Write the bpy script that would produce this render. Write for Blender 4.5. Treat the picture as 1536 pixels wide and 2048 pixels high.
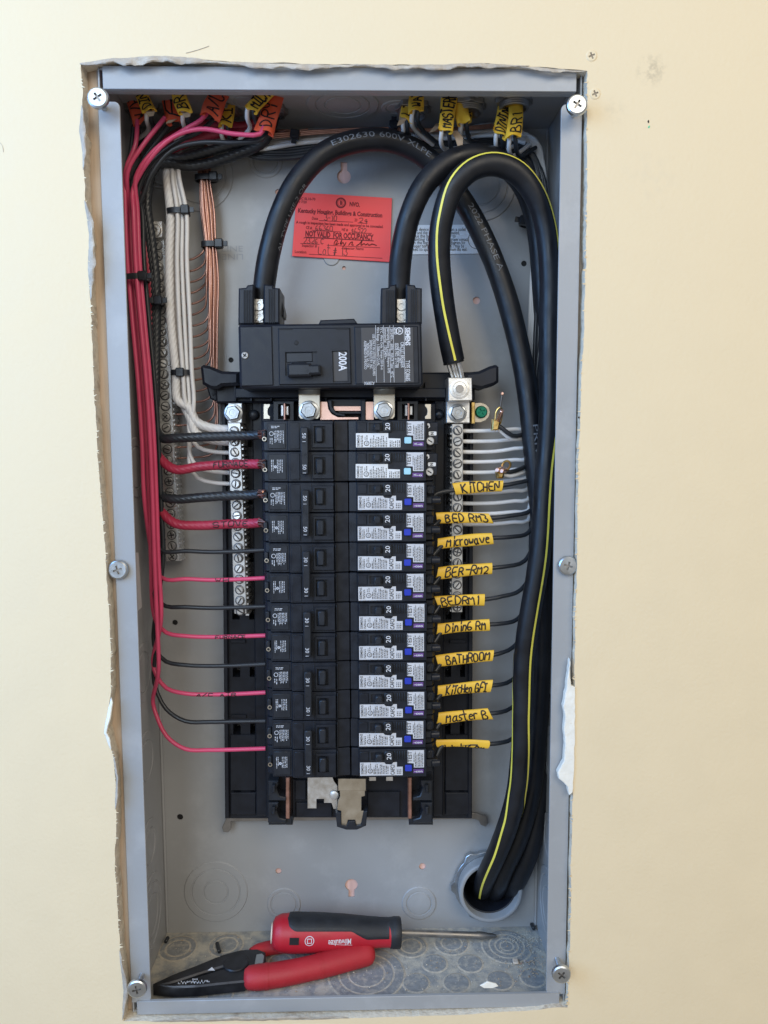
import bpy, math, random
from mathutils import Vector, Matrix
from mathutils.geometry import tessellate_polygon

# ------------------------------------------------------------------ scene, camera, light
for o in list(bpy.data.objects):
    bpy.data.objects.remove(o)
scene = bpy.context.scene
COL = scene.collection
XO, ZO = -0.181, 1.70                 # panel top-left corner stands at (XO, 0, ZO); the wall runs along X, +Y is into the wall
W, H, D = 0.362, 0.7557, 0.1005       # box width, height, depth in metres
CP = Vector((0.19928 + XO, -0.57903, -0.28200 + ZO))
CR = Vector((0.99976065, -0.02148995, -0.00410129))
CU = Vector((0.0060275, 0.09034959, 0.99589187))
CF = Vector((0.02103112, 0.99567823, -0.09045749))
FPX = 1467.28
cam = bpy.data.cameras.new('camera')
camo = bpy.data.objects.new('camera', cam)
COL.objects.link(camo)
Mx = Matrix((CR, CU, -CF)).transposed().to_4x4()
Mx.translation = CP
camo.matrix_world = Mx
cam.sensor_fit = 'VERTICAL'
cam.sensor_width = 27.0
cam.sensor_height = 36.0
cam.lens = FPX / 2048 * 36
cam.clip_start = 0.02
cam.clip_end = 50
scene.camera = camo

world = bpy.data.worlds.new('World')
scene.world = world
world.use_nodes = True
bg = world.node_tree.nodes['Background']
bg.inputs[0].default_value = (1.0, 0.95, 0.88, 1)
bg.inputs[1].default_value = 0.34

def area(name, loc, target, sx, sy, power, col):
    l = bpy.data.lights.new(name, 'AREA')
    l.shape = 'RECTANGLE'; l.size = sx; l.size_y = sy; l.energy = power; l.color = col
    o = bpy.data.objects.new(name, l); COL.objects.link(o)
    o.location = loc
    o.rotation_euler = (Vector(target) - Vector(loc)).to_track_quat('-Z', 'Y').to_euler()
    return o
area('side_window_light', (-0.95, -0.60, 1.75), (-0.25, 0.0, 1.40), 0.6, 1.0, 14, (0.22, 0.50, 1.0))
area('added_blue_fill', (-0.75, -1.85, 2.10), (-0.05, 0.05, 1.35), 1.0, 1.3, 22, (0.66, 0.82, 1.0))  # unseen fill, added to lift the left-hand blacks towards blue
area('room_light', (0.85, -1.85, 2.50), (0.05, 0.05, 1.30), 1.2, 1.2, 22, (1.0, 0.90, 0.74))

scene.view_settings.view_transform = 'Standard'
scene.view_settings.look = 'None'
scene.view_settings.exposure = 0.0
scene.view_settings.gamma = 1.0
scene.render.engine = 'CYCLES'
scene.render.resolution_x = 768
scene.render.resolution_y = 1024

# ------------------------------------------------------------------ geometry helpers
def ray(u, v):
    return CR * ((u - 768) / FPX) + CU * (-(v - 1024) / FPX) + CF
def at(u, v, y):
    d = ray(u, v); return CP + d * ((y - CP.y) / d.y)
def atz(u, v, z):
    d = ray(u, v); return CP + d * ((z - CP.z) / d.z)
def atx(u, v, x):
    d = ray(u, v); return CP + d * ((x - CP.x) / d.x)
def B(x, y, z):
    """panel coordinates (origin at the top left corner of the flange)"""
    return Vector((x + XO, y, z + ZO))

WL = {}
def tag(o, label=None, cat=None, group=None, kind=None):
    if label: o['label'] = label
    if cat: o['category'] = cat
    if group: o['group'] = group
    if kind: o['kind'] = kind
    return o
def thing(name, loc, label, cat, group=None):
    o = bpy.data.objects.new(name, None)
    o.empty_display_size = 0.01
    COL.objects.link(o); o.location = loc; WL[o.name] = Vector(loc)
    return tag(o, label, cat, group)

class MB:
    def __init__(s): s.v = []; s.f = []; s.m = []
    def add(s, vs, fs, mi=0):
        n = len(s.v); s.v += [Vector(p) for p in vs]
        for f in fs: s.f.append(tuple(i + n for i in f)); s.m.append(mi)
        return s
    def mesh(s, name, mats, origin, smooth=True, ang=40):
        me = bpy.data.meshes.new(name)
        me.from_pydata([tuple(p - origin) for p in s.v], [], s.f)
        for m in (mats if isinstance(mats, (list, tuple)) else [mats]): me.materials.append(M[m])
        me.polygons.foreach_set('material_index', s.m)
        if smooth:
            me.polygons.foreach_set('use_smooth', [True] * len(s.f))
            me.update()
            me.set_sharp_from_angle(angle=math.radians(ang))
        me.update()
        return me
    def build(s, name, mats, parent=None, smooth=True, ang=40, label=None, cat=None, group=None, kind=None):
        if parent is None:
            xs = [p.x for p in s.v]; ys = [p.y for p in s.v]; zs = [p.z for p in s.v]
            org = Vector(((min(xs) + max(xs)) / 2, (min(ys) + max(ys)) / 2, min(zs)))
        else:
            org = WL[parent.name]
        o = bpy.data.objects.new(name, s.mesh(name, mats, org, smooth, ang))
        COL.objects.link(o)
        if parent is None: o.location = org
        else: o.parent = parent
        WL[o.name] = org.copy()
        return tag(o, label, cat, group, kind)

def inst(me, name, loc, parent, rot=None):
    o = bpy.data.objects.new(name, me); COL.objects.link(o)
    o.parent = parent; o.location = loc - WL[parent.name]
    if rot: o.rotation_euler = rot
    WL[o.name] = Vector(loc)
    return o

def copy_tree(o, loc, parent=None):
    c = o.copy(); COL.objects.link(c); c.parent = parent
    if loc is not None: c.location = loc; WL[c.name] = Vector(loc)
    for ch in list(o.children): copy_tree(ch, None, c)
    return c

def cbox(mb, x0, x1, y0, y1, z0, z1, b=0.0, mi=0, T=None):
    """chamfered box; T maps local to world"""
    if x0 > x1: x0, x1 = x1, x0
    if y0 > y1: y0, y1 = y1, y0
    if z0 > z1: z0, z1 = z1, z0
    if b <= 0:
        vs = [Vector((x, y, z)) for x in (x0, x1) for y in (y0, y1) for z in (z0, z1)]
        fs = [(0, 1, 3, 2), (4, 6, 7, 5), (0, 4, 5, 1), (2, 3, 7, 6), (0, 2, 6, 4), (1, 5, 7, 3)]
    else:
        b = min(b, (x1 - x0) / 2.01, (y1 - y0) / 2.01, (z1 - z0) / 2.01)
        X = (x0, x1); Y = (y0, y1); Z = (z0, z1)
        vs = []; idx = {}
        for i in (0, 1):
            for j in (0, 1):
                for k in (0, 1):
                    for a in range(3):
                        p = [X[i], Y[j], Z[k]]
                        for c, q in enumerate((i, j, k)):
                            if c != a: p[c] += b * (1 - 2 * q)
                        idx[i, j, k, a] = len(vs); vs.append(Vector(p))
        fs = []
        for a in range(3):
            o1, o2 = [c for c in range(3) if c != a]
            for q in (0, 1):
                f = []
                for (m, n) in ((0, 0), (1, 0), (1, 1), (0, 1)):
                    k = [0, 0, 0]; k[a] = q; k[o1] = m; k[o2] = n; f.append(idx[k[0], k[1], k[2], a])
                fs.append(tuple(f) if (q == 1) != (a == 1) else tuple(f[::-1]))
        for a in range(3):                       # edges along axis a, between faces o1 and o2
            o1, o2 = [c for c in range(3) if c != a]
            for m in (0, 1):
                for n in (0, 1):
                    e = []
                    for q in (0, 1):
                        k = [0, 0, 0]; k[a] = q; k[o1] = m; k[o2] = n
                        e.append((idx[k[0], k[1], k[2], o1], idx[k[0], k[1], k[2], o2]))
                    f = (e[0][0], e[1][0], e[1][1], e[0][1])
                    if (m == n) != (a == 1): f = f[::-1]
                    fs.append(f)
        for i in (0, 1):
            for j in (0, 1):
                for k in (0, 1):
                    f = (idx[i, j, k, 0], idx[i, j, k, 1], idx[i, j, k, 2])
                    if (i + j + k) % 2 == 0: f = f[::-1]
                    fs.append(f)
    if T is not None: vs = [T @ p for p in vs]
    mb.add(vs, fs, mi); return mb

def basis(axis, ref=None):
    a = Vector(axis).normalized()
    r = Vector(ref) if ref is not None else (Vector((0, -1, 0)) if abs(a.y) < 0.9 else Vector((0, 0, 1)))
    x = (r - a * r.dot(a)).normalized()
    return x, a.cross(x), a
def lathe(mb, o, axis, prof, n=24, mi=0, ref=None, cap0=True, cap1=True):
    x, y, a = basis(axis, ref); o = Vector(o); vs = []; fs = []
    for (r, h) in prof:
        for k in range(n):
            t = 2 * math.pi * k / n
            vs.append(o + a * h + x * (r * math.cos(t)) + y * (r * math.sin(t)))
    for i in range(len(prof) - 1):
        for k in range(n):
            k2 = (k + 1) % n
            fs.append((i * n + k, i * n + k2, (i + 1) * n + k2, (i + 1) * n + k))
    if cap0 and prof[0][0] > 1e-9: fs.append(tuple(range(n))[::-1])
    if cap1 and prof[-1][0] > 1e-9: fs.append(tuple((len(prof) - 1) * n + k for k in range(n)))
    mb.add(vs, fs, mi); return mb
def cyl(mb, p0, p1, r0, r1=None, n=16, mi=0, c=0.0):
    p0 = Vector(p0); p1 = Vector(p1); L = (p1 - p0).length; r1 = r0 if r1 is None else r1
    pr = [(r0, 0), (r1, L)] if c <= 0 else [(r0 - c, 0), (r0, c), (r1, L - c), (r1 - c, L)]
    return lathe(mb, p0, p1 - p0, pr, n, mi)

def area2(p): return 0.5 * sum(p[i][0] * p[(i + 1) % len(p)][1] - p[(i + 1) % len(p)][0] * p[i][1] for i in range(len(p)))
def inset(poly, b):
    """offset a ccw polygon inward"""
    out = []; n = len(poly)
    for i in range(n):
        p0 = Vector(poly[i - 1]); p1 = Vector(poly[i]); p2 = Vector(poly[(i + 1) % n])
        d1 = (p1 - p0); d2 = (p2 - p1)
        if d1.length < 1e-9 or d2.length < 1e-9: out.append(p1); continue
        d1.normalize(); d2.normalize()
        n1 = Vector((-d1.y, d1.x)); n2 = Vector((-d2.y, d2.x)); m = n1 + n2
        if m.length < 1e-6: out.append(p1 + n1 * b); continue
        m.normalize(); out.append(p1 + m * (b / max(0.4, m.dot(n1))))
    return out
def plate(mb, poly, h0, h1, fr, b=0.0, mi=0, holes=(), mi_side=None, back=True):
    """extrude a 2-D polygon (with holes) between heights h0 (seen side) and h1; fr(x, y, h) -> point"""
    ms = mi if mi_side is None else mi_side
    poly = [Vector((p[0], p[1])) for p in poly]
    if area2(poly) < 0: poly = poly[::-1]
    hs = []
    for h in holes:
        h = [Vector((p[0], p[1])) for p in h]
        hs.append(h[::-1] if area2(h) > 0 else h)
    sg = 1 if h1 > h0 else -1
    top = inset(poly, b) if b > 0 else poly
    loops = [top] + hs
    flat = [p for l in loops for p in l]
    tri = tessellate_polygon([[Vector((p.x, p.y, 0)) for p in l] for l in loops])
    def ori(t):
        a, b_, c = (flat[i] for i in t)
        s = (b_.x - a.x) * (c.y - a.y) - (c.x - a.x) * (b_.y - a.y)
        return t if s > 0 else t[::-1]
    tri = [ori(tuple(t)) for t in tri]
    mb.add([fr(p.x, p.y, h0) for p in flat], tri, mi)
    if back: mb.add([fr(p.x, p.y, h1) for l in [poly] + hs for p in l], [t[::-1] for t in tri], mi)
    for li, l in enumerate([poly] + hs):
        n = len(l)
        rings = [[fr(p.x, p.y, h1) for p in l]]
        if li == 0 and b > 0:
            rings.append([fr(p.x, p.y, h0 + sg * b) for p in l]); rings.append([fr(p.x, p.y, h0) for p in top])
        else: rings.append([fr(p.x, p.y, h0) for p in l])
        vs = [p for r in rings for p in r]; fs = []
        for i in range(len(rings) - 1):
            for k in range(n):
                k2 = (k + 1) % n
                fs.append((i * n + k, i * n + k2, (i + 1) * n + k2, (i + 1) * n + k))
        mb.add(vs, fs, ms)
    return mb
FR = lambda x, z, y: Vector((x, y, z))                     # plates that face the room (wall plane)
def px(pts, y): return [((p := at(u, v, y)).x, p.z) for u, v in pts]
def ppx(mb, pts, y0, y1, b=0.0, mi=0, holes=()):
    return plate(mb, px(pts, y0), y0, y1, FR, b, mi, [px(h, y0) for h in holes])
def rpx(mb, u0, v0, u1, v1, y0, y1, b=0.0003, mi=0):
    return ppx(mb, [(u0, v0), (u1, v0), (u1, v1), (u0, v1)], y0, y1, b, mi)
def circ(cx, cy, r, n=24): return [(cx + r * math.cos(2 * math.pi * k / n), cy + r * math.sin(2 * math.pi * k / n)) for k in range(n)]
def rrect(x0, y0, x1, y1, r, n=4):
    out = []
    for cx, cy, a in ((x1 - r, y1 - r, 0), (x0 + r, y1 - r, 90), (x0 + r, y0 + r, 180), (x1 - r, y0 + r, 270)):
        for k in range(n + 1):
            t = math.radians(a + 90 * k / n); out.append((cx + r * math.cos(t), cy + r * math.sin(t)))
    return out

# ---- tubes
def spline(pts, step=0.004):
    P = [Vector(p) for p in pts]
    P = [P[0] * 2 - P[1]] + P + [P[-1] * 2 - P[-2]]
    out = []
    for i in range(1, len(P) - 2):
        p0, p1, p2, p3 = P[i - 1:i + 3]
        n = max(2, int((p2 - p1).length / step))
        d1 = max(1e-6, (p1 - p0).length) ** .5; d2 = max(1e-6, (p2 - p1).length) ** .5; d3 = max(1e-6, (p3 - p2).length) ** .5
        m1 = (p2 - p1) + ((p1 - p0) / d1 - (p2 - p0) / (d1 + d2)) * d2
        m2 = (p2 - p1) + ((p3 - p2) / d3 - (p3 - p1) / (d2 + d3)) * d2
        for k in range(n):
            t = k / n; t2 = t * t; t3 = t2 * t
            out.append(p1 * (2 * t3 - 3 * t2 + 1) + m1 * (t3 - 2 * t2 + t) + p2 * (-2 * t3 + 3 * t2) + m2 * (t3 - t2))
    out.append(P[-2]); return out
def lens(path):
    s = [0.0]
    for a, b in zip(path, path[1:]): s.append(s[-1] + (b - a).length)
    return s
def tangents(path):
    T = []
    for i in range(len(path)):
        T.append((path[min(i + 1, len(path) - 1)] - path[max(i - 1, 0)]).normalized())
    return T
def tube(mb, path, r, n=10, mi=0, lobes=0, amp=0.1, pitch=0.03, cap=True, flat=None):
    T = tangents(path); S = lens(path)
    x, y, _ = basis(T[0]); vs = []; fs = []
    for i, p in enumerate(path):
        x = (x - T[i] * x.dot(T[i])).normalized(); y = T[i].cross(x)
        rr = r(S[i] / S[-1]) if callable(r) else r
        for k in range(n):
            t = 2 * math.pi * k / n
            q = rr
            if lobes: q = rr * (1 - amp + amp * abs(math.sin(lobes * 0.5 * (t - 2 * math.pi * S[i] / pitch))) ** 0.7)
            d = x * math.cos(t) + y * math.sin(t)
            pt = p + d * q
            if flat: pt = Vector((pt.x, pt.y, p.z + (pt.z - p.z) * flat))
            vs.append(pt)
    m = len(path)
    for i in range(m - 1):
        for k in range(n):
            k2 = (k + 1) % n; fs.append((i * n + k, i * n + k2, (i + 1) * n + k2, (i + 1) * n + k))
    if cap: fs.append(tuple(range(n))[::-1]); fs.append(tuple((m - 1) * n + k for k in range(n)))
    mb.add(vs, fs, mi); return mb
class Surf:
    """points on a tube's skin by arc length and angle from the side that faces the room"""
    def __init__(s, path, r): s.p = path; s.S = lens(path); s.T = tangents(path); s.r = r
    def __call__(s, l, a, off=0.0):
        l = min(max(l, 0), s.S[-1] - 1e-7)
        lo, hi = 0, len(s.S) - 1
        while hi - lo > 1:
            m = (lo + hi) // 2
            if s.S[m] <= l: lo = m
            else: hi = m
        t = (l - s.S[lo]) / max(1e-9, s.S[hi] - s.S[lo])
        p = s.p[lo].lerp(s.p[hi], t); T = s.T[lo].lerp(s.T[hi], t).normalized()
        n0 = Vector((0, -1, 0)); n0 = (n0 - T * n0.dot(T)).normalized(); b = T.cross(n0)
        rr = s.r(l / s.S[-1]) if callable(s.r) else s.r
        return p + (n0 * math.cos(a) + b * math.sin(a)) * (rr + off)
    def near(s, q):
        return min(range(len(s.p)), key=lambda i: (s.p[i] - q).length_squared)

# ---- lettering
_fc = {}
def glyphs(text, bold=0.0):
    k = (text, bold)
    if k in _fc: return _fc[k]
    cu = bpy.data.curves.new('t', 'FONT'); cu.body = text; cu.resolution_u = 2; cu.fill_mode = 'FRONT'; cu.offset = bold
    ob = bpy.data.objects.new('t', cu)
    me = bpy.data.meshes.new_from_object(ob)
    vs = [(v.co.x / 0.69, v.co.y / 0.69) for v in me.vertices]; fs = [tuple(p.vertices) for p in me.polygons]
    bpy.data.objects.remove(ob); bpy.data.curves.remove(cu); bpy.data.meshes.remove(me)
    xs = [v[0] for v in vs] or [0]
    _fc[k] = (vs, fs, min(xs), max(xs)); return _fc[k]
def fit_text(mb, text, p0, p1, h, mi=0, bold=0.0, n=Vector((0, -1, 0)), off=0.00015):
    """print text between two points on a flat face with normal n"""
    vs, fs, x0, x1 = glyphs(text, bold)
    p0 = Vector(p0); d = Vector(p1) - p0; sx = d.length / max(1e-6, x1 - x0); d.normalize(); u = n.cross(d).normalized()
    mb.add([p0 + d * ((a - x0) * sx) + u * (b * h) + n * off for a, b in vs], fs, mi); return mb
GL = {'A': '00 26 40|12 32', 'B': '00 06 36 45 34 03|33 42 41 30 00', 'C': '45 36 16 05 01 10 30 41', 'D': '00 06 26 44 42 20 00',
      'E': '46 06 00 40|03 33', 'F': '46 06 00|03 33', 'G': '45 36 16 05 01 10 30 41 43 23', 'H': '00 06|40 46|03 43', 'I': '20 26|06 46|00 40',
      'K': '00 06|46 03 40', 'L': '06 00 40', 'M': '00 06 23 46 40', 'N': '00 06 40 46', 'O': '16 05 01 10 30 41 45 36 16',
      'R': '00 06 36 45 44 33 03|23 40', 'S': '45 36 16 05 04 13 33 42 41 30 10 01', 'T': '06 46|26 20', 'U': '06 01 10 30 41 46',
      'V': '06 20 46', 'W': '06 10 24 30 46', 'Y': '06 23 46|23 20', '0': '16 05 01 10 30 41 45 36 16', '1': '15 26 20',
      '2': '05 16 36 45 43 00 40', '3': '06 46 23 33 42 41 30 10 01', '4': '30 36 02 42', '5': '46 06 04 34 42 41 30 10 01',
      '6': '36 15 02 10 30 41 32 12 02', 'a': '33 13 02 01 10 20 31|33 31 40', 'c': '33 13 02 01 10 30', 'e': '02 32 33 13 02 01 10 30',
      'i': '20 23|25 24', 'n': '00 03|02 13 23 32 30', 'o': '13 02 01 10 20 31 32 23 13', 'r': '00 03|02 13 33', 's': '33 13 02 31 20 00',
      't': '16 11 20 30|04 34', 'v': '03 20 43', 'w': '03 10 22 30 43', '/': '00 46', '-': '03 33', '#': '10 26|20 36|02 42|04 44', '.': '10 11'}
def handwrite(mb, text, fmap, width, h, w, seed=0, mi=0, tall=1.35):
    """marker handwriting; fmap(x, y, lift) places a point x along, y up"""
    rnd = random.Random(seed); x = 0; pl = []
    for ch in text:
        if ch == ' ': x += 3; continue
        sh = rnd.uniform(-.5, .9); dy = rnd.uniform(-.4, .4); sc = rnd.uniform(.9, 1.1)
        tl = tall if ch.islower() else 1.0
        mxx = 0
        for st in GL[ch].split('|'):
            pp = []
            for t in st.split():
                a, b = int(t[0]), int(t[1]) * tl
                a += rnd.uniform(-.28, .28); b += rnd.uniform(-.28, .28)
                mxx = max(mxx, int(t[0]))
                pp.append((x + (a + sh * b / 6) * sc, (b + dy) * sc))
            pl.append(pp)
        x += mxx + 1.5
    sx = width / max(1, x - 1.5); sy = h / 6
    for k, pp in enumerate(pl):
        q = [Vector((a * sx, b * sy)) for a, b in pp]
        if len(q) < 2: continue
        # round the corners a little
        r = [q[0]]
        for i in range(1, len(q) - 1):
            r.append(q[i].lerp(q[i - 1], .25)); r.append(q[i].lerp(q[i + 1], .25))
        r.append(q[-1]); q = r
        r = [q[0]]
        for i in range(1, len(q)):
            m_ = max(1, int((q[i] - q[i - 1]).length / (h / 7)))
            for j in range(1, m_ + 1): r.append(q[i - 1].lerp(q[i], j / m_))
        q = r
        L = []; Rr = []
        for i in range(len(q)):
            d = (q[min(i + 1, len(q) - 1)] - q[max(i - 1, 0)])
            if d.length < 1e-9: d = Vector((1, 0))
            d.normalize(); nn = Vector((-d.y, d.x)) * (w / 2)
            e = d * (w * .3) * (-1 if i == 0 else 1 if i == len(q) - 1 else 0)
            L.append(q[i] + nn + e); Rr.append(q[i] - nn + e)
        lift = 0.00003 * (k % 5)
        vs = [fmap(p.x, p.y, lift) for p in L] + [fmap(p.x, p.y, lift) for p in Rr]
        n = len(q)
        mb.add(vs, [(i, n + i, n + i + 1, i + 1) for i in range(n - 1)], mi)
    return mb
def flatmap(p0, p1, n=Vector((0, -1, 0)), off=0.0002):
    p0 = Vector(p0); d = (Vector(p1) - p0).normalized(); u = n.cross(d)
    return lambda x, y, l: p0 + d * x + u * y + n * (off + l)
def dashes(mb, p0, d, u, nl, L, lh, seed, mi=0, n=Vector((0, -1, 0)), off=0.00015, gap=0.0):
    """lines of print too small to read: nl lines of length L along d, stacked along -u"""
    r = random.Random(seed)
    for i in range(nl):
        x = gap * r.random() * L
        e = L * r.uniform(.72, 1)
        while x < e:
            wl = r.uniform(.6, 2.2) * lh
            x1 = min(x + wl, e); y = -i * lh; t = lh * r.uniform(.42, .62)
            P = [p0 + d * a + u * b + n * off for a, b in ((x, y - t), (x1, y - t), (x1, y), (x, y))]
            mb.add(P, [(0, 1, 2, 3)], mi)
            x = x1 + lh * .45

# ------------------------------------------------------------------ materials
M = {}
def mat(name, col, rough=0.5, metal=0.0, var=0.08, scale=80.0, bump=0.0, bscale=400.0, rvar=0.1, stretch=None, spec=0.5, col2=None, c2scale=30.0, c2lo=0.5, c2hi=0.65):
    m = bpy.data.materials.new(name); m.use_nodes = True; M[name] = m
    nt = m.node_tree; N = nt.nodes; L = nt.links; b = N['Principled BSDF']
    b.inputs['Metallic'].default_value = metal; b.inputs['Specular IOR Level'].default_value = spec
    tc = N.new('ShaderNodeNewGeometry'); mp = N.new('ShaderNodeMapping')
    L.new(tc.outputs['Position'], mp.inputs[0])
    if stretch: mp.inputs['Scale'].default_value = stretch
    nz = N.new('ShaderNodeTexNoise'); nz.inputs['Scale'].default_value = scale; nz.inputs['Detail'].default_value = 4
    L.new(mp.outputs[0], nz.inputs['Vector'])
    mr = N.new('ShaderNodeMapRange'); mr.inputs[1].default_value = .3; mr.inputs[2].default_value = .7
    mr.inputs[3].default_value = 1 - var; mr.inputs[4].default_value = 1 + var
    L.new(nz.outputs[0], mr.inputs[0])
    hsv = N.new('ShaderNodeHueSaturation'); hsv.inputs['Color'].default_value = (*col, 1)
    L.new(mr.outputs[0], hsv.inputs['Value'])
    out = hsv.outputs[0]
    if col2:
        n2 = N.new('ShaderNodeTexNoise'); n2.inputs['Scale'].default_value = c2scale; n2.inputs['Detail'].default_value = 6; n2.inputs['Roughness'].default_value = .65
        L.new(mp.outputs[0], n2.inputs['Vector'])
        m2 = N.new('ShaderNodeMapRange'); m2.inputs[1].default_value = c2lo; m2.inputs[2].default_value = c2hi
        L.new(n2.outputs[0], m2.inputs[0])
        mx = N.new('ShaderNodeMix'); mx.data_type = 'RGBA'
        L.new(m2.outputs[0], mx.inputs['Factor']); L.new(out, mx.inputs['A']); mx.inputs['B'].default_value = (*col2, 1)
        out = mx.outputs['Result']
    L.new(out, b.inputs['Base Color'])
    r2 = N.new('ShaderNodeMapRange'); r2.inputs[1].default_value = .3; r2.inputs[2].default_value = .7
    r2.inputs[3].default_value = max(.05, rough - rvar); r2.inputs[4].default_value = min(1, rough + rvar)
    L.new(nz.outputs[0], r2.inputs[0]); L.new(r2.outputs[0], b.inputs['Roughness'])
    if bump > 0:
        n3 = N.new('ShaderNodeTexNoise'); n3.inputs['Scale'].default_value = bscale; n3.inputs['Detail'].default_value = 5
        L.new(mp.outputs[0], n3.inputs['Vector'])
        bp = N.new('ShaderNodeBump'); bp.inputs['Strength'].default_value = bump; bp.inputs['Distance'].default_value = .001
        L.new(n3.outputs[0], bp.inputs['Height']); L.new(bp.outputs[0], b.inputs['Normal'])
    return m
mat('wall_paint', (0.80, 0.655, 0.432), .75, var=.012, scale=30, bump=.22, bscale=420)
mat('gypsum', (0.74, 0.66, 0.53), .95, var=.12, scale=220, bump=.8, bscale=500, col2=(0.36, 0.27, 0.19), c2scale=60, c2lo=.55, c2hi=.75)
mat('torn_paper', (0.44, 0.385, 0.32), .95, var=.15, scale=160, bump=.6, bscale=500, col2=(0.60, 0.54, 0.45), c2scale=45)
mat('joint_compound', (0.85, 0.82, 0.74), .9, var=.06, scale=120, bump=.6, bscale=220)
mat('wood', (0.60, 0.47, 0.35), .8, var=.18, scale=50, stretch=(4, 4, .25), bump=.3, bscale=120, col2=(0.72, 0.62, 0.51), c2scale=14)
mat('wood_pink', (0.78, 0.50, 0.43), .85, var=.15, scale=60, stretch=(3, 3, .4))
mat('grey_paint', (0.345, 0.350, 0.355), .38, var=.04, scale=14, rvar=.10, bump=.05, bscale=500, col2=(0.42, 0.425, 0.43), c2scale=26, c2lo=.52, c2hi=.80)
mat('grey_dusty', (0.30, 0.305, 0.30), .8, var=.14, scale=300, bump=.4, bscale=900, col2=(0.52, 0.48, 0.40), c2scale=85, c2lo=.40, c2hi=.60)
mat('grey_scuffed', (0.27, 0.278, 0.28), .7, var=.12, scale=260, bump=.2, bscale=700, col2=(0.48, 0.44, 0.37), c2scale=130, c2lo=.50, c2hi=.70)
mat('dust', (0.50, 0.45, 0.37), .95, var=.2, scale=400, bump=.5, bscale=900)
mat('zinc', (0.50, 0.53, 0.56), .36, 1, var=.10, scale=120)
mat('tin', (0.70, 0.70, 0.69), .34, .75, var=.05, scale=150)
mat('nickel', (0.66, 0.60, 0.50), .36, 1, var=.08, scale=90)
mat('aluminium', (0.76, 0.75, 0.73), .42, 1, var=.08, scale=200, bump=.12, bscale=900)
mat('dull_steel', (0.36, 0.34, 0.32), .5, 1, var=.12, scale=90)
mat('copper', (0.50, 0.285, 0.225), .42, 1, var=.15, scale=160)
mat('copper_plate', (0.86, 0.56, 0.46), .38, 1, var=.06, scale=90)
mat('brass', (0.80, 0.58, 0.22), .34, 1, var=.1, scale=160)
mat('black_plastic', (0.010, 0.012, 0.018), .45, spec=.34, var=.2, scale=90, bump=.06, bscale=1400)
mat('breaker_black', (0.011, 0.0135, 0.020), .40, spec=.36, var=.2, scale=120, bump=.08, bscale=1600)
mat('satin_black', (0.017, 0.020, 0.026), .34, spec=.42, var=.15, scale=120)
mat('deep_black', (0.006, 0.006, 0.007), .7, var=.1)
mat('label_black', (0.045, 0.043, 0.045), .45, var=.08)
mat('cable_jacket', (0.009, 0.010, 0.013), .42, spec=.4, var=.25, scale=60, bump=.10, bscale=260, rvar=.12)
mat('black_wire', (0.022, 0.025, 0.030), .40, var=.2, scale=80, bump=.05)
mat('white_wire', (0.73, 0.715, 0.70), .42, var=.06, scale=60)
mat('pink_wire', (0.66, 0.072, 0.165), .38, var=.06, scale=60)
mat('red_wire', (0.37, 0.026, 0.058), .42, var=.12, scale=60)
mat('yellow_stripe', (0.80, 0.70, 0.10), .45, var=.1)
mat('yellow_jacket', (0.84, 0.50, 0.045), .45, var=.06, scale=60, bump=.08, bscale=300)
mat('orange_jacket', (0.72, 0.105, 0.045), .48, var=.08, scale=60, bump=.1, bscale=300)
mat('kraft_paper', (0.46, 0.34, 0.23), .9, var=.15, scale=120, bump=.4, bscale=400)
mat('ink', (0.014, 0.010, 0.010), .6, var=.2)
mat('ink_red', (0.17, 0.008, 0.014), .7, var=.3, scale=700)
mat('emboss', (0.27, 0.285, 0.31), .45, var=.03)
mat('card_red', (0.98, 0.095, 0.090), .65, var=.03, scale=40)
mat('white_label', (0.72, 0.72, 0.72), .5, var=.04)
mat('silver_label', (0.58, 0.58, 0.60), .4, var=.06)
mat('print_white', (0.70, 0.70, 0.72), .6, var=.1)
mat('print_grey', (0.50, 0.51, 0.54), .6, var=.2, scale=500)
mat('cable_print', (0.15, 0.16, 0.18), .6, var=.35, scale=300)
mat('print_dark', (0.035, 0.035, 0.04), .6, var=.3, scale=500)
mat('blue_button', (0.022, 0.045, 0.42), .35, var=.05)
mat('ice_button', (0.38, 0.66, 0.76), .35, var=.05)
mat('purple_print', (0.13, 0.055, 0.22), .5, var=.1)
mat('green_screw', (0.02, 0.26, 0.17), .3, .6, var=.15)
mat('pvc_grey', (0.30, 0.31, 0.32), .45, var=.05)
mat('tool_red', (0.48, 0.016, 0.030), .45, var=.08, scale=50, bump=.08, bscale=700)
mat('tool_red_rubber', (0.46, 0.022, 0.030), .58, var=.10, scale=40, bump=.25, bscale=900)
mat('tool_black', (0.018, 0.019, 0.022), .55, var=.2, bump=.25, bscale=1200)
mat('tool_steel', (0.055, 0.055, 0.06), .38, .75, var=.3, scale=80)
mat('slot_shade', (0.10, 0.10, 0.11), .5, .6, var=.2)  # dark tone for the shade in screw slots and around the heads
mat('screw_dust', (0.30, 0.24, 0.17), .8, var=.3, scale=400)
mat('cream_plastic', (0.72, 0.64, 0.52), .5)

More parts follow.
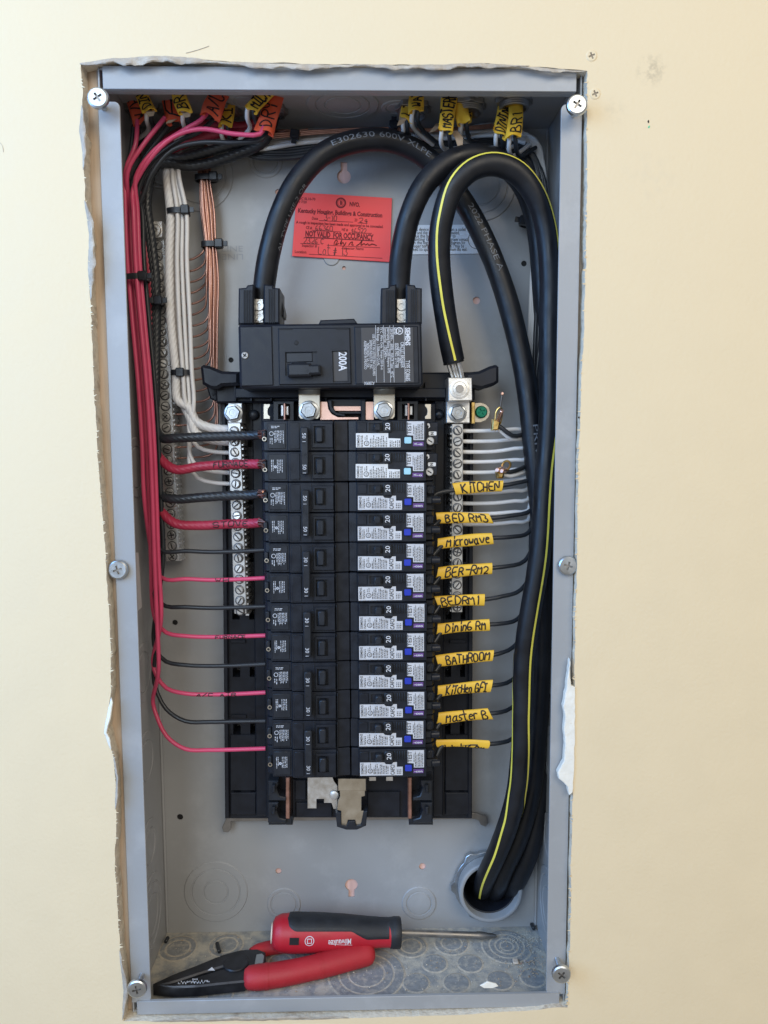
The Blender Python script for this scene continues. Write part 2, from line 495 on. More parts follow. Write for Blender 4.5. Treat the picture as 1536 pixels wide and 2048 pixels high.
# smudges worn into the wall paint
nt = M['wall_paint'].node_tree; N = nt.nodes; L = nt.links
bsdf = N['Principled BSDF']; src = bsdf.inputs['Base Color'].links[0].from_socket
geo = N.new('ShaderNodeNewGeometry')
def smudge(src, u, v, r, col, amt, sc):
    p = at(u, v, -0.006)
    d = N.new('ShaderNodeVectorMath'); d.operation = 'DISTANCE'; d.inputs[1].default_value = p
    L.new(geo.outputs['Position'], d.inputs[0])
    n = N.new('ShaderNodeTexNoise'); n.inputs['Scale'].default_value = sc; n.inputs['Detail'].default_value = 5; L.new(geo.outputs['Position'], n.inputs['Vector'])
    m1 = N.new('ShaderNodeMapRange'); m1.inputs[1].default_value = r; m1.inputs[2].default_value = r * .2; m1.inputs[3].default_value = 0; m1.inputs[4].default_value = 1
    L.new(d.outputs['Value'], m1.inputs[0])
    m2 = N.new('ShaderNodeMapRange'); m2.inputs[1].default_value = .45; m2.inputs[2].default_value = .65; m2.inputs[4].default_value = amt
    L.new(n.outputs[0], m2.inputs[0])
    mu = N.new('ShaderNodeMath'); mu.operation = 'MULTIPLY'; L.new(m1.outputs[0], mu.inputs[0]); L.new(m2.outputs[0], mu.inputs[1])
    mx = N.new('ShaderNodeMix'); mx.data_type = 'RGBA'
    L.new(mu.outputs[0], mx.inputs['Factor']); L.new(src, mx.inputs['A']); mx.inputs['B'].default_value = (*col, 1)
    return mx.outputs['Result']
for a in [(1303, 140, .014, (.55, .45, .30), .8, 260), (1228, 222, .012, (.60, .50, .34), .35, 180), (1300, 360, .03, (.68, .58, .42), .25, 120)]:
    src = smudge(src, *a)
L.new(src, bsdf.inputs['Base Color'])

# ------------------------------------------------------------------ the wall
YW = -0.006
rnd = random.Random(4)
def ragged(ctrl, step, amp, seed):
    r = random.Random(seed); out = []; dx = dy = 0.0
    for (a, b) in zip(ctrl, ctrl[1:]):
        n = max(1, int(math.hypot(b[0] - a[0], b[1] - a[1]) / step))
        for k in range(n):
            t = k / n; dx = .75 * dx + r.gauss(0, amp) * .6; dy = .75 * dy + r.gauss(0, amp) * .6
            out.append((a[0] + (b[0] - a[0]) * t + dx + r.gauss(0, amp) * .25, a[1] + (b[1] - a[1]) * t + dy + r.gauss(0, amp) * .25))
    return out
left = [(161, 127), (165, 180), (163, 262), (170, 275), (167, 300), (171, 410), (180, 480), (177, 540), (183, 640), (186, 760), (193, 860), (197, 940), (203, 1020), (210, 1080), (212, 1150),
        (217, 1220), (221, 1290), (223, 1380), (214, 1462), (218, 1476), (228, 1520), (232, 1580), (232, 1660), (229, 1700), (231, 1750), (236, 1830), (241, 1900), (250, 1990), (246, 2043)]
bottom = [(246, 2043), (400, 2044), (560, 2040), (720, 2036), (900, 2030), (1050, 2021), (1135, 2014)]
right = [(1135, 2014), (1138, 1960), (1141, 1800), (1145, 1600), (1147, 1500), (1148, 1380), (1151, 1250), (1154, 1130), (1156, 1000), (1158, 900), (1163, 760), (1168, 640), (1172, 500), (1174, 300), (1175, 143)]
top = [(1175, 143), (1120, 138), (1040, 130), (960, 127), (860, 131), (760, 129), (640, 127), (520, 125), (430, 121), (330, 113), (240, 118), (161, 127)]
hole_px = ragged(left, 9, 1.0, 1) + ragged(bottom, 14, .8, 2) + ragged(right, 8, 1.0, 3) + ragged(top, 12, 1.0, 5)
mb = MB()
X0, X1, Z0, Z1 = -1.6, 1.6, 0.0, 2.6
plate(mb, [(X0, Z0), (X1, Z0), (X1, Z1), (X0, Z1)], YW, 0.0066, FR, 0, 0, [px(hole_px, YW)], mi_side=1)
wall = mb.build('wall', ['wall_paint', 'gypsum'], smooth=False, kind='structure')

def flap(pts_px, w_px, dirx, diry, curl, seed, name='torn_paper', m='torn_paper'):
    """a strip of facing paper torn loose along the cut edge"""
    r = random.Random(seed); pts = ragged(pts_px, 5, .5, seed) + [pts_px[-1]]
    n = len(pts); rows = 4; vs = []
    for i, (u, v) in enumerate(pts):
        e = math.sin(math.pi * i / (n - 1)) ** .6
        w = w_px * e * (1 + .22 * math.sin(i * .31 + seed) + .10 * math.sin(i * .83) + r.uniform(-.06, .06))
        for k in range(rows + 1):
            t = k / rows
            y = YW - 0.0003 - curl * math.sin(t * 2.2) * e * (.8 + .3 * math.sin(i * .7 + seed))
            vs.append(at(u + dirx * w * t, v + diry * w * t + .4 * math.sin(i * .4), y))
    fs = [(i * (rows + 1) + k, i * (rows + 1) + k + 1, (i + 1) * (rows + 1) + k + 1, (i + 1) * (rows + 1) + k) for i in range(n - 1) for k in range(rows)]
    b = MB(); b.add(vs, fs); b.add([p + Vector((0, .0006, 0)) for p in vs], [f[::-1] for f in fs])
    return b.build(name, m, wall)
flap([(158, 126), (200, 119), (260, 115), (330, 111), (400, 117), (440, 123)], 14, 0, 1, .004, 1)
flap([(420, 122), (520, 126), (640, 129), (720, 129)], 10, 0, 1, .003, 2)
flap([(700, 128), (790, 131), (880, 129), (960, 126), (1060, 131)], 9, 0, 1, .003, 3)
flap([(1030, 131), (1100, 137), (1172, 142)], 6, 0, 1, .002, 4)
flap([(163, 210), (158, 262), (164, 300), (166, 340)], 10, 1, 0, .003, 5)
flap([(168, 400), (178, 470), (176, 540), (181, 600)], 13, 1, 0, .004, 6)
flap([(222, 1395), (212, 1440), (208, 1466), (222, 1500)], 9, 1, 0, .004, 7, m='joint_compound')
flap([(226, 1510), (232, 1560), (230, 1620)], 6, 1, 0, .003, 8)
flap([(238, 1900), (247, 1980), (244, 2042)], 8, 1, 0, .003, 9)
flap([(300, 2044), (500, 2042), (700, 2037)], 6, 0, -1, .002, 10)
# frayed fibres of paper along the cut
for (edge, sgn, seed) in ((left, 1, 21), (right, -1, 22)):
    r = random.Random(seed); b = MB()
    for i in range(170):
        k = r.randrange(len(edge) - 1); t = r.random()
        u = edge[k][0] + (edge[k + 1][0] - edge[k][0]) * t; v = edge[k][1] + (edge[k + 1][1] - edge[k][1]) * t
        if r.random() < .35: continue
        l = r.uniform(2, 7); a = r.uniform(-.9, .9)
        p0 = at(u - sgn * 1.5, v, YW - .0002); p1 = at(u + sgn * l * math.cos(a), v + l * math.sin(a), YW - r.uniform(0, .002)); wv = Vector((0, 0, r.uniform(.0003, .0009)))
        b.add([p0 - wv, p0 + wv, p1 + Vector((0, 0, .0001)), p1], [(0, 1, 2, 3)])
    b.build('frayed_paper', 'wall_paint', wall, kind='stuff')
# joint compound smeared over the flange
b = MB()
pc = [(1140, 1318), (1141, 1372), (1150, 1376), (1151, 1460), (1149, 1540), (1147, 1584), (1140, 1591), (1136, 1574), (1130, 1567), (1119, 1558), (1116, 1546), (1122, 1534), (1128, 1522),
      (1131, 1490), (1129, 1462), (1131, 1436), (1127, 1412), (1133, 1382), (1137, 1345)]
ppx(b, ragged(pc + [pc[0]], 6, .7, 31), YW - .0012, -.0016, .0006)
b.build('plaster_smear', 'joint_compound', wall)
def mark(u, v, r_px, col, seed):
    b = MB(); rr = random.Random(seed)
    ppx(b, [(u + r_px * rr.uniform(.5, 1) * math.cos(t * .7), v + r_px * 1.6 * rr.uniform(.5, 1) * math.sin(t * .7)) for t in range(9)], YW - .0002, YW + .0005)
    return b.build('wall_speck', col, wall)
mark(1297, 243, 2.5, 'ink', 1); mark(1298, 254, 2.0, 'green_screw', 2); mark(1158, 835, 2.0, 'ink', 3)
b = MB(); tube(b, spline([at(372, 106, YW - .0003), at(395, 100, YW - .0003), at(418, 92, YW - .0003)], .003), .00016, 5); b.build('pencil_line', 'torn_paper', wall)
b = MB(); tube(b, spline([at(-4, 283, YW - .0002), at(4, 290, YW - .0002), at(7, 304, YW - .0002)], .002), .00018, 5); b.build('pencil_line', 'torn_paper', wall)

def slot_head(mb, c, axis, rad, hgt, kind='cross', mi=0, dome=.35, n=20, spin=0.6, sl=.15, ln=.72, mi_slot=None):
    """screw head with a real driver recess; c = centre of the seat, axis points out of the head"""
    x, y, a = basis(axis); ca, sa = math.cos(spin), math.sin(spin); x, y = x * ca + y * sa, y * ca - x * sa
    rt = rad * .80
    fr = lambda p, q, h: Vector(c) + x * p + y * q + a * h
    w = rad * sl; l = rt * ln
    if kind == 'cross': hole = [(w, w), (w, l), (-w, l), (-w, w), (-l, w), (-l, -w), (-w, -w), (-w, -l), (w, -l), (w, -w), (l, -w), (l, w)]
    elif kind == 'hex': hole = circ(0, 0, rad * .42, 6)
    else: hole = [(l, w), (-l, w), (-l, -w), (l, -w)]
    plate(mb, circ(0, 0, rt, n), hgt, hgt * .45, fr, 0, mi, [hole], back=False, mi_side=mi if mi_slot is None else mi_slot)
    mb.add([fr(p, q, hgt * .4) for p, q in circ(0, 0, rt * .95, 10)], [tuple(range(10))], mi if mi_slot is None else mi_slot)
    ring = [(rad * .98, 0), (rad, hgt * dome), (rad * .93, hgt * .75), (rt, hgt)]
    lathe(mb, c, a, ring, n, mi, cap0=True, cap1=False, ref=x)
    return mb
for u, v in ((1183, 112), (1190, 188)):
    b = MB(); slot_head(b, at(u, v, YW + .0002), (0, -1, 0), .0042, .0007, 'cross', spin=.4, mi_slot=1)
    o = b.build('drywall_screw', ['wall_paint', 'screw_dust'], wall)

# studs the box is nailed to, and sheathing behind it
b = MB(); cbox(b, XO - .0400, XO - .0022, .0070, .095, 0.0, 2.6, .002); b.build('wall_stud', 'wood', kind='structure')
b = MB(); cbox(b, XO + W + .0022, XO + W + .0400, .0070, .095, 0.0, 2.6, .002); b.build('wall_stud', 'wood', kind='structure')
cq = at(981, 1782, .085); b = MB(); plate(b, [(XO - .1, .3), (XO + W + .1, .3), (XO + W + .1, 2.3), (XO - .1, 2.3)], .1026, .116, FR, 0, 0, [circ(cq.x, cq.z, .0295, 32)])
b.build('sheathing_board', 'wood_pink', kind='structure')

# ------------------------------------------------------------------ the panel box
TH = .0014
box = thing('breaker_panel_box', B(W / 2, D / 2, -H), 'open grey steel breaker panel box set into the rough wall cutout', 'panel box')
# back panel with its real holes
holes = []
def hole_at(u, v, r): p = at(u, v, D); holes.append(circ(p.x, p.z, r, 14))
def keyhole(u, v, up):
    p = at(u, v, D); r = .0062; s = .0029; L_ = .0125
    pts = []
    for k in range(15):
        t = math.radians(-62 + 304 * k / 14 + (90 if up else 90)); pts.append((r * math.cos(t + math.pi), r * math.sin(t + math.pi)))
    h = [( -s, L_), (s, L_)]
    body = [(r * math.cos(math.radians(a)), r * math.sin(math.radians(a))) for a in range(62, -243, -16)]
    poly = [(-s, L_), (s, L_)] + body
    if not up: poly = [(a, -c) for a, c in poly]
    holes.append([(p.x + a, p.z + c) for a, c in poly])
keyhole(688, 353, True); keyhole(703, 1770, False)
for u, v, r in ((953, 601, .0034), (845, 1733, .0034), (557, 1742, .0030), (360, 1634, .0030), (350, 1245, .0026), (1048, 527, .0026), (1043, 800, .0026), (688, 536, .0018), (556, 384, .0026), (852, 382, .0026), (462, 720, .0024)):
    hole_at(u, v, r)
cc = at(981, 1782, .085); CX, CZ = cc.x, cc.z
holes.append(circ(CX, CZ, .0292, 32))
dark_holes = [(360, 1634, .0030), (350, 1245, .0026), (1048, 527, .0026), (1043, 800, .0026), (462, 720, .0024)]
mb = MB(); plate(mb, [(XO, ZO - H), (XO + W, ZO - H), (XO + W, ZO), (XO, ZO)], D, D + TH, FR, 0, 0, holes)
mb.build('back_panel', 'grey_paint', box, smooth=False)
for u, v, r_ in dark_holes:
    b = MB(); lathe(b, at(u, v, D) + Vector((0, .0010, 0)), (0, -1, 0), [(r_, -.0003), (r_ * .98, .0)], 14); b.build('hole_shade_disc', 'deep_black', box)  # black discs colour in the shade behind these holes
b = MB(); cbox(b, XO - TH, XO, .0016, D + TH, ZO - H, ZO, .0002); b.build('side_panel', 'grey_paint', box)
b = MB(); cbox(b, XO + W, XO + W + TH, .0016, D + TH, ZO - H, ZO, .0002); b.build('side_panel', 'grey_paint', box)
b = MB(); cbox(b, XO, XO + W, .0016, D, ZO - TH, ZO, .0002); b.build('top_panel', 'grey_paint', box)
b = MB(); cbox(b, XO, XO + W, .0016, D, ZO - H, ZO - H + TH, .0002); b.build('bottom_panel', 'grey_dusty', box)
ZF = ZO - H + TH
FW = .0147
# front flanges
def corner_poly(x_out, x_in, z0, z1, s):
    r = .004; c = []
    for k in range(5):
        t = math.radians(90 * k / 4); c.append((x_in - s * (r - r * math.sin(t)), z1 - (r - r * math.cos(t))))
    d = [(x_in - s * (r - r * math.sin(t)), z0 + (r - r * math.cos(t))) for t in [math.radians(90 * k / 4) for k in range(5)]]
    return [(x_out, z1)] + c + d[::-1] + [(x_out, z0)]
zt = at(215, 203, 0).z; zb = at(1110, 1962, 0).z
for s, xo in ((1, XO - TH), (-1, XO + W + TH)):
    b = MB(); plate(b, corner_poly(xo, xo + s * (FW + TH), zb - .012, zt, s), 0, .0015, FR, .0003); b.build('side_flange', 'grey_paint', box)
b = MB(); cbox(b, XO + .0032, XO + W - .0038, -.0016, .0014, ZO - .0165, ZO, .0004); cbox(b, XO + .0034, XO + W - .0040, .0014, .007, ZO - .0165, ZO - .0153, .0002)
b.build('top_flange', 'grey_paint', box)
b = MB(); cbox(b, XO + .0032, XO + W - .0038, -.0016, .0014, ZO - H, ZO - H + .0120, .0004); b.build('bottom_flange', 'grey_paint', box)

def knock_mesh(rads, m, hgt=.0009):
    mb = MB(); prof = []
    R0 = rads[0]
    prof.append((R0, 0)); prof.append((R0 - .0008, hgt))
    for r in rads[1:]:
        prof += [(r + .0007, hgt), (r + .0002, hgt * .15), (r - .0005, hgt * .15), (r - .0010, hgt)]
    prof += [(0.0, hgt)]
    if m == 'grey_scuffed':          # dust gathered round the rim and in the grooves
        lathe(mb, (0, 0, 0), (0, 0, 1), [(R0 + .0011, 0), (R0 + .0002, hgt * .7), (R0 - .0006, hgt * 1.05)], 32, 1, cap0=False, cap1=False)
        for r in rads[1:]: lathe(mb, (0, 0, 0), (0, 0, 1), [(r + .0009, hgt * 1.05), (r + .0001, hgt * .6), (r - .0011, hgt * 1.05)], 32, 1, cap0=False, cap1=False)
    # lathe, collapsing the centre
    lathe(mb, (0, 0, 0), (0, 0, 1), prof[:-1] + [(.0002, hgt)], 32)
    return mb.mesh('knockout', [m, 'dust'], Vector((0, 0, 0)), smooth=False)
RB = (math.radians(90), 0, 0)           # +Z -> -Y
def knock(loc, rads, rot, m='grey_paint'):
    key = (tuple(rads), m)
    if key not in KM: KM[key] = knock_mesh(rads, m, .0009 if m == 'grey_paint' else .00035)
    inst(KM[key], 'knockout', Vector(loc), box, rot)
KM = {}
for u, v, rads in ((432, 1783, (.031, .0235, .0118)), (568, 1808, (.0165, .0125)), (838, 1806, (.0170, .0120)), (397, 352, (.031, .024)), (962, 372, (.031, .024, .0165)), (532, 322, (.015, .011)), (663, 515, (.0075,)), (320, 352, (.0115, .008))):
    p = at(u, v, D - .0001); knock((p.x, D - .0001, p.z), rads, RB)
for x, y, rads in ((.010 + .170, .055, (.030, .0225, .015)), (.10, .05, (.0135, .009)), (.275, .045, (.0165, .0115)), (.225, .06, (.0135, .009))):
    knock((XO + x, y, ZO - TH - .0001), rads, (math.pi, 0, 0))
RU = (0, 0, 0)
for u, v, rads in ((356, 1897, (.0170, .0115)), (452, 1891, (.0160, .0110)), (733, 1948, (.034, .025, .0165)), (822, 1893, (.0150, .0100)), (903, 1887, (.0160, .0100)), (1013, 1893, (.0230, .0165, .0110, .0065)),
                   (869, 1927, (.0115,)), (940, 1927, (.0115,)), (832, 1966, (.0115,)), (913, 1966, (.0115,)), (1000, 1961, (.0115,)), (1066, 1956, (.0110,)), (440, 1990, (.0110,)), (560, 1925, (.016, .011))):
    p = atz(u, v, ZF + .0001); knock((p.x, p.y, ZF + .0001), rads, RU, 'grey_scuffed')
RX = (0, math.radians(90), 0); RXN = (0, math.radians(-90), 0)
for zz, rads in ((-.480, (.026, .018)), (-.560, (.026, .018)), (-.640, (.024, .016)), (-.705, (.036, .028, .018)), (-.30, (.026, .018))):
    knock((XO + .0001, .055, ZO + zz), rads, RX)
    knock((XO + W - .0001, .055, ZO + zz), rads, RXN)
# stamped lettering in the back
mb = MB()
fit_text(mb, 'LINE', at(444, 503, D), at(486, 503, D), .0050, off=.0002)
p0 = at(486, 508, D); p1 = at(444, 508, D)
fit_text(mb, 'LINE', p0, p1, .0050, off=.0002)
mb.build('stamped_lettering', 'emboss', box, smooth=False)
# sheet joint along the left and right back corners
for x in (XO + .0012, XO + W - .0012):
    b = MB(); cyl(b, (x, D - .0012, ZO - H + .004), (x, D - .0012, ZO - .004), .0013, n=10); b.build('corner_seam', 'grey_paint', box)
mb = MB(); P4 = [atx(u, v, XO + .0005) for u, v in ((270, 1105), (277, 1105), (284, 1214), (274, 1224))]
mb.add(P4 + [p + Vector((-.0004, 0, 0)) for p in P4], [(0, 1, 2, 3), (4, 7, 6, 5), (0, 4, 5, 1), (2, 6, 7, 3)]); mb.build('paper_sticker', 'white_label', box, smooth=False)

# ------------------------------------------------------------------ mounting base that carries the breakers
YD = .0272                            # breaker faces
base = thing('breaker_mounting_base', at(700, 1640, .09), 'black plastic mounting base with copper bus bars under the breaker rows', 'breaker base')
def part(name, m, parent, fn, **k):
    b = MB(); fn(b); return b.build(name, m, parent, **k)
# side wings with slots
for s, (ua, ub, uc, ud) in ((1, (443, 532, 450, 536)), (-1, (872, 947, 866, 944))):
    y0 = .079
    outer = [(ua, 800), (ub, 800), (ud, 1638), (uc, 1638)]
    hs = []
    for k in range(7):
        v = 868 + k * 115; du = (v - 800) / 838 * (uc - ua)
        for a in ((18, 33), (52, 62)) if s > 0 else ((22, 34), (52, 62)):
            hs.append([(ua + du + a[0], v), (ua + du + a[1], v), (ua + du + a[1], v + 26), (ua + du + a[0], v + 26)])
    b = MB(); ppx(b, outer, y0, D - .0005, .0012, 0, hs); b.build('wing_panel', 'black_plastic', base)
    e = (ua, ua + 8, uc, uc + 8) if s > 0 else (ub - 8, ub, ud - 8, ud)
    b = MB(); ppx(b, [(e[0], 802), (e[1], 802), (e[3], 1637), (e[2], 1637)], y0 - .004, y0 + .001, .0006); b.build('edge_rail', 'black_plastic', base)
    for k in range(3):
        v = 1130 + k * 150; du = (v - 800) / 838 * (uc - ua)
        if s > 0: rr = (ua + du + 14, ua + du + 44)
        else: rr = (ub + du - 44, ub + du - 12)
        b = MB(); rpx(b, rr[0], v, rr[1], v + 6, y0 - .002, y0 + .001); b.build('cross_rib', 'black_plastic', base)
    # blank pads low on the wing
    u0, u1 = (458, 512) if s > 0 else (888, 940)
    part('blank_pad', 'black_plastic', base, lambda b: rpx(b, u0 + 2, 1470, u1, 1582, y0 - .002, y0 + .001, .0008))
    part('blank_pad', 'black_plastic', base, lambda b: rpx(b, u0 + 3, 1586, u1, 1630, y0 - .0035, y0 + .001, .0008))
# spine
part('spine', 'black_plastic', base, lambda b: ppx(b, [(522, 806), (872, 806), (868, 1636), (532, 1636)], .066, D - .0006, .001))
part('spine_step', 'black_plastic', base, lambda b: ppx(b, [(504, 800), (528, 800), (538, 1632), (512, 1632)], .072, D - .0007, .001))
part('spine_step', 'black_plastic', base, lambda b: ppx(b, [(868, 800), (890, 800), (886, 1632), (864, 1632)], .072, D - .0007, .001))
# top crossbar and release arms
part('crossbar', 'black_plastic', base, lambda b: ppx(b, [(430, 752), (480, 748), (940, 744), (950, 752), (950, 800), (432, 806)], .064, .092, .0015))
part('crossbar_ledge', 'black_plastic', base, lambda b: rpx(b, 470, 776, 892, 796, .056, .066, .0008))
for u in (468, 500, 540, 600, 650, 700, 750, 800, 850): part('rib', 'black_plastic', base, lambda b: rpx(b, u, 764, u + 4, 802, .058, .066))
part('release_arm', 'black_plastic', base, lambda b: ppx(b, [(400, 733), (406, 729), (420, 732), (444, 742), (478, 743), (478, 770), (444, 772), (434, 778), (420, 777), (404, 768)], .052, .072, .0025))
part('release_arm', 'black_plastic', base, lambda b: ppx(b, [(998, 733), (992, 729), (980, 732), (958, 742), (930, 745), (930, 772), (952, 776), (964, 778), (990, 770), (998, 764)], .052, .072, .0025))
part('arm_web', 'black_plastic', base, lambda b: ppx(b, [(412, 772), (446, 768), (470, 770), (470, 806), (440, 806), (420, 798)], .070, .09, .0015))
for u0, u1, v0, v1 in ((428, 432, 778, 800), (446, 450, 770, 802), (424, 468, 786, 790)): part('rib', 'black_plastic', base, lambda b: rpx(b, u0, v0, u1, v1, .067, .072))
# bus straps, bolts and copper
def hexbolt(parent, c, r=.0072, m='zinc', name='bolt'):
    b = MB(); c = Vector(c)
    lathe(b, c, (0, -1, 0), [(r * 1.12, 0), (r * 1.12, .0008), (r * 1.0, .0012)], 28)
    lathe(b, c + Vector((0, -.0011, 0)), (0, -1, 0), [(r * .93, 0), (r * .93, .0030), (r * .82, .0038)], 6, ref=(1, 0, .2))
    lathe(b, c + Vector((0, -.0040, 0)), (0, -1, 0), [(r * .58, 0), (r * .56, .0014), (r * .40, .0014), (r * .34, .0004), (r * .16, .0004), (r * .12, .0012)], 20)
    return b.build(name, m, parent, ang=30)
def strap(u0, u1):
    part('bus_strap', 'nickel', base, lambda b: ppx(b, [(u0, 790), (u1, 790), (u1, 832), (u1 - 4, 838), (u0 + 4, 838), (u0, 832)], .0450, .0475, .0004))
    p0 = at(u0, 790, .0455); p1 = at(u1, 790, .0455); q0 = at(u0, 776, .040); q1 = at(u1, 776, .040)
    b = MB(); t = Vector((0, .0022, 0)); b.add([p0, p1, q1, q0, p0 + t, p1 + t, q1 + t, q0 + t], [(0, 1, 2, 3), (4, 7, 6, 5), (0, 3, 7, 4), (1, 5, 6, 2), (2, 6, 7, 3)])
    b.build('strap_bend', 'nickel', base, smooth=False)
    c = at((u0 + u1) / 2 - .5, 821, .0447); hexbolt(base, c, .0074)
strap(597, 640); strap(747, 790)
part('copper_bus', 'copper_plate', base, lambda b: ppx(b, [(640, 803), (655, 803), (657, 818), (664, 828), (676, 834), (717, 834), (717, 839), (660, 840), (640, 840)], .0495, .0520, .0003))
part('copper_bus', 'copper_plate', base, lambda b: rpx(b, 731, 803, 748, 840, .0495, .0520))
part('copper_bus', 'copper_plate', base, lambda b: rpx(b, 667, 812, 722, 822, .0510, .0530))
part('insulator', 'satin_black', base, lambda b: ppx(b, [(656, 798), (732, 798), (732, 840), (722, 840), (722, 828), (680, 828), (666, 818), (660, 806)], .0535, .066, .0006))
part('insulator', 'satin_black', base, lambda b: rpx(b, 722, 800, 731, 842, .048, .066, .0006))
part('insulator', 'satin_black', base, lambda b: ppx(b, [(655, 800), (664, 800), (664, 812), (672, 824), (690, 829), (690, 833), (672, 831), (660, 822)], .047, .055, .0006))
for u0, u1 in ((527, 540), (850, 862)):
    b = MB(); w = u1 - u0
    s = 1 if u0 < 700 else -1
    pts = [(u0, 808), (u1, 808), (u1, 812), (u1 - 4, 817), (u1 - 5, 823), (u1 - 4, 829), (u1, 833), (u1, 838), (u0, 838)]
    if s < 0: pts = [(u0 + u1 - a, c) for a, c in pts]
    ppx(b, pts, .052, .0535, .0002); b.build('spring_clip', 'nickel', base)
for u in (564, 812):
    part('bus_stab', 'copper', base, lambda b: rpx(b, u + 3, 806, u + 7, 840, .047, .066, .0004))
    part('stab_clip', 'tin', base, lambda b: rpx(b, u - 2, 810, u + 3, 832, .051, .066, .0004))
    part('stab_clip', 'tin', base, lambda b: rpx(b, u + 7, 812, u + 13, 830, .051, .066, .0004))
    part('stab_well', 'satin_black', base, lambda b: ppx(b, [(u - 18, 802), (u + 24, 802), (u + 24, 842), (u - 18, 842)], .055, .066, .0005, 0, [[(u - 8, 808), (u + 16, 808), (u + 16, 838), (u - 8, 838)]]))
for u, v in ((508, 830), (877, 829)):
    b = MB(); lathe(b, at(u, v, .0722), (0, -1, 0), [(.0048, 0), (.0046, .003), (.0030, .0048), (.001, .0055)], 18); b.build('rivet', 'satin_black', base)
# lower end
part('steel_rail', 'dull_steel', base, lambda b: ppx(b, [(456, 1630), (948, 1626), (972, 1632), (977, 1645), (972, 1654), (962, 1650), (957, 1641), (946, 1638), (462, 1643), (462, 1657), (456, 1665), (447, 1664), (444, 1655)], .090, .0925, .0003))
for u in (575, 820): part('bus_bar', 'copper', base, lambda b: rpx(b, u - 4, 1555, u + 4, 1638, .054, .066, .0006))
for s, u0, u1 in ((1, 536, 572), (-1, 826, 865)):
    for v in (1562, 1606):
        pts = [(u0, v), (u1 - 16, v), (u1 - 16, v + 8), (u1 - 20, v + 14), (u1 - 14, v + 30), (u1, v + 34), (u1, v + 40), (u0, v + 40)]
        if s < 0: pts = [(u0 + u1 - a, c) for a, c in pts]
        part('breaker_hook', 'satin_black', base, lambda b: ppx(b, pts, .052, .070, .0008))
        q = [(u0 + 8, v + 9), (u0 + 14, v + 9), (u0 + 14, v + 22), (u0 + 8, v + 26)]
        if s < 0: q = [(u0 + u1 - a, c) for a, c in q]
        part('hook_lip', 'satin_black', base, lambda b: ppx(b, q, .047, .053, .0006))
    a0, a1 = (537, 585) if s > 0 else (818, 866)
    part('end_block', 'satin_black', base, lambda b: rpx(b, a0, 1634, a1, 1651, .056, .092, .0012))
part('steel_plate', 'aluminium', base, lambda b: ppx(b, [(615, 1552), (664, 1552), (668, 1562), (675, 1572), (675, 1618), (667, 1618), (663, 1606), (648, 1606), (648, 1598), (633, 1598), (633, 1617), (615, 1617)], .0560, .0572, .0002))
b = MB(); lathe(b, at(669, 1590, .0555), (0, -1, 0), [(.0042, 0), (.0038, .0012), (.002, .002)], 18); b.build('rivet', 'tin', base)
part('spring_plate', 'nickel', base, lambda b: ppx(b, [(678, 1559), (730, 1559), (730, 1592), (723, 1594), (723, 1622), (730, 1622), (722, 1648), (712, 1650), (710, 1640), (696, 1640), (694, 1650), (682, 1650), (682, 1622), (674, 1620), (676, 1602), (680, 1594)], .0500, .0515, .0003))
part('spring_fold', 'nickel', base, lambda b: rpx(b, 676, 1557, 732, 1582, .0480, .0500, .0004))
part('spring_guard', 'satin_black', base, lambda b: ppx(b, [(671, 1626), (682, 1626), (683, 1650), (693, 1652), (697, 1643), (710, 1643), (713, 1652), (722, 1650), (727, 1624), (735, 1622), (732, 1652), (714, 1660), (692, 1660), (674, 1654)], .048, .06, .0006))
for u in (738, 772): part('steel_tab', 'aluminium', base, lambda b: rpx(b, u, 1553, u + 14, 1562, .060, .066, .0003))
for (u0, v0, u1, v1) in ((735, 1584, 800, 1634), (592, 1606, 664, 1634), (590, 1560, 612, 1600), (585, 1558, 590, 1634)): part('blank_pad', 'black_plastic', base, lambda b: rpx(b, u0, v0, u1, v1, .0635, .067, .0006))

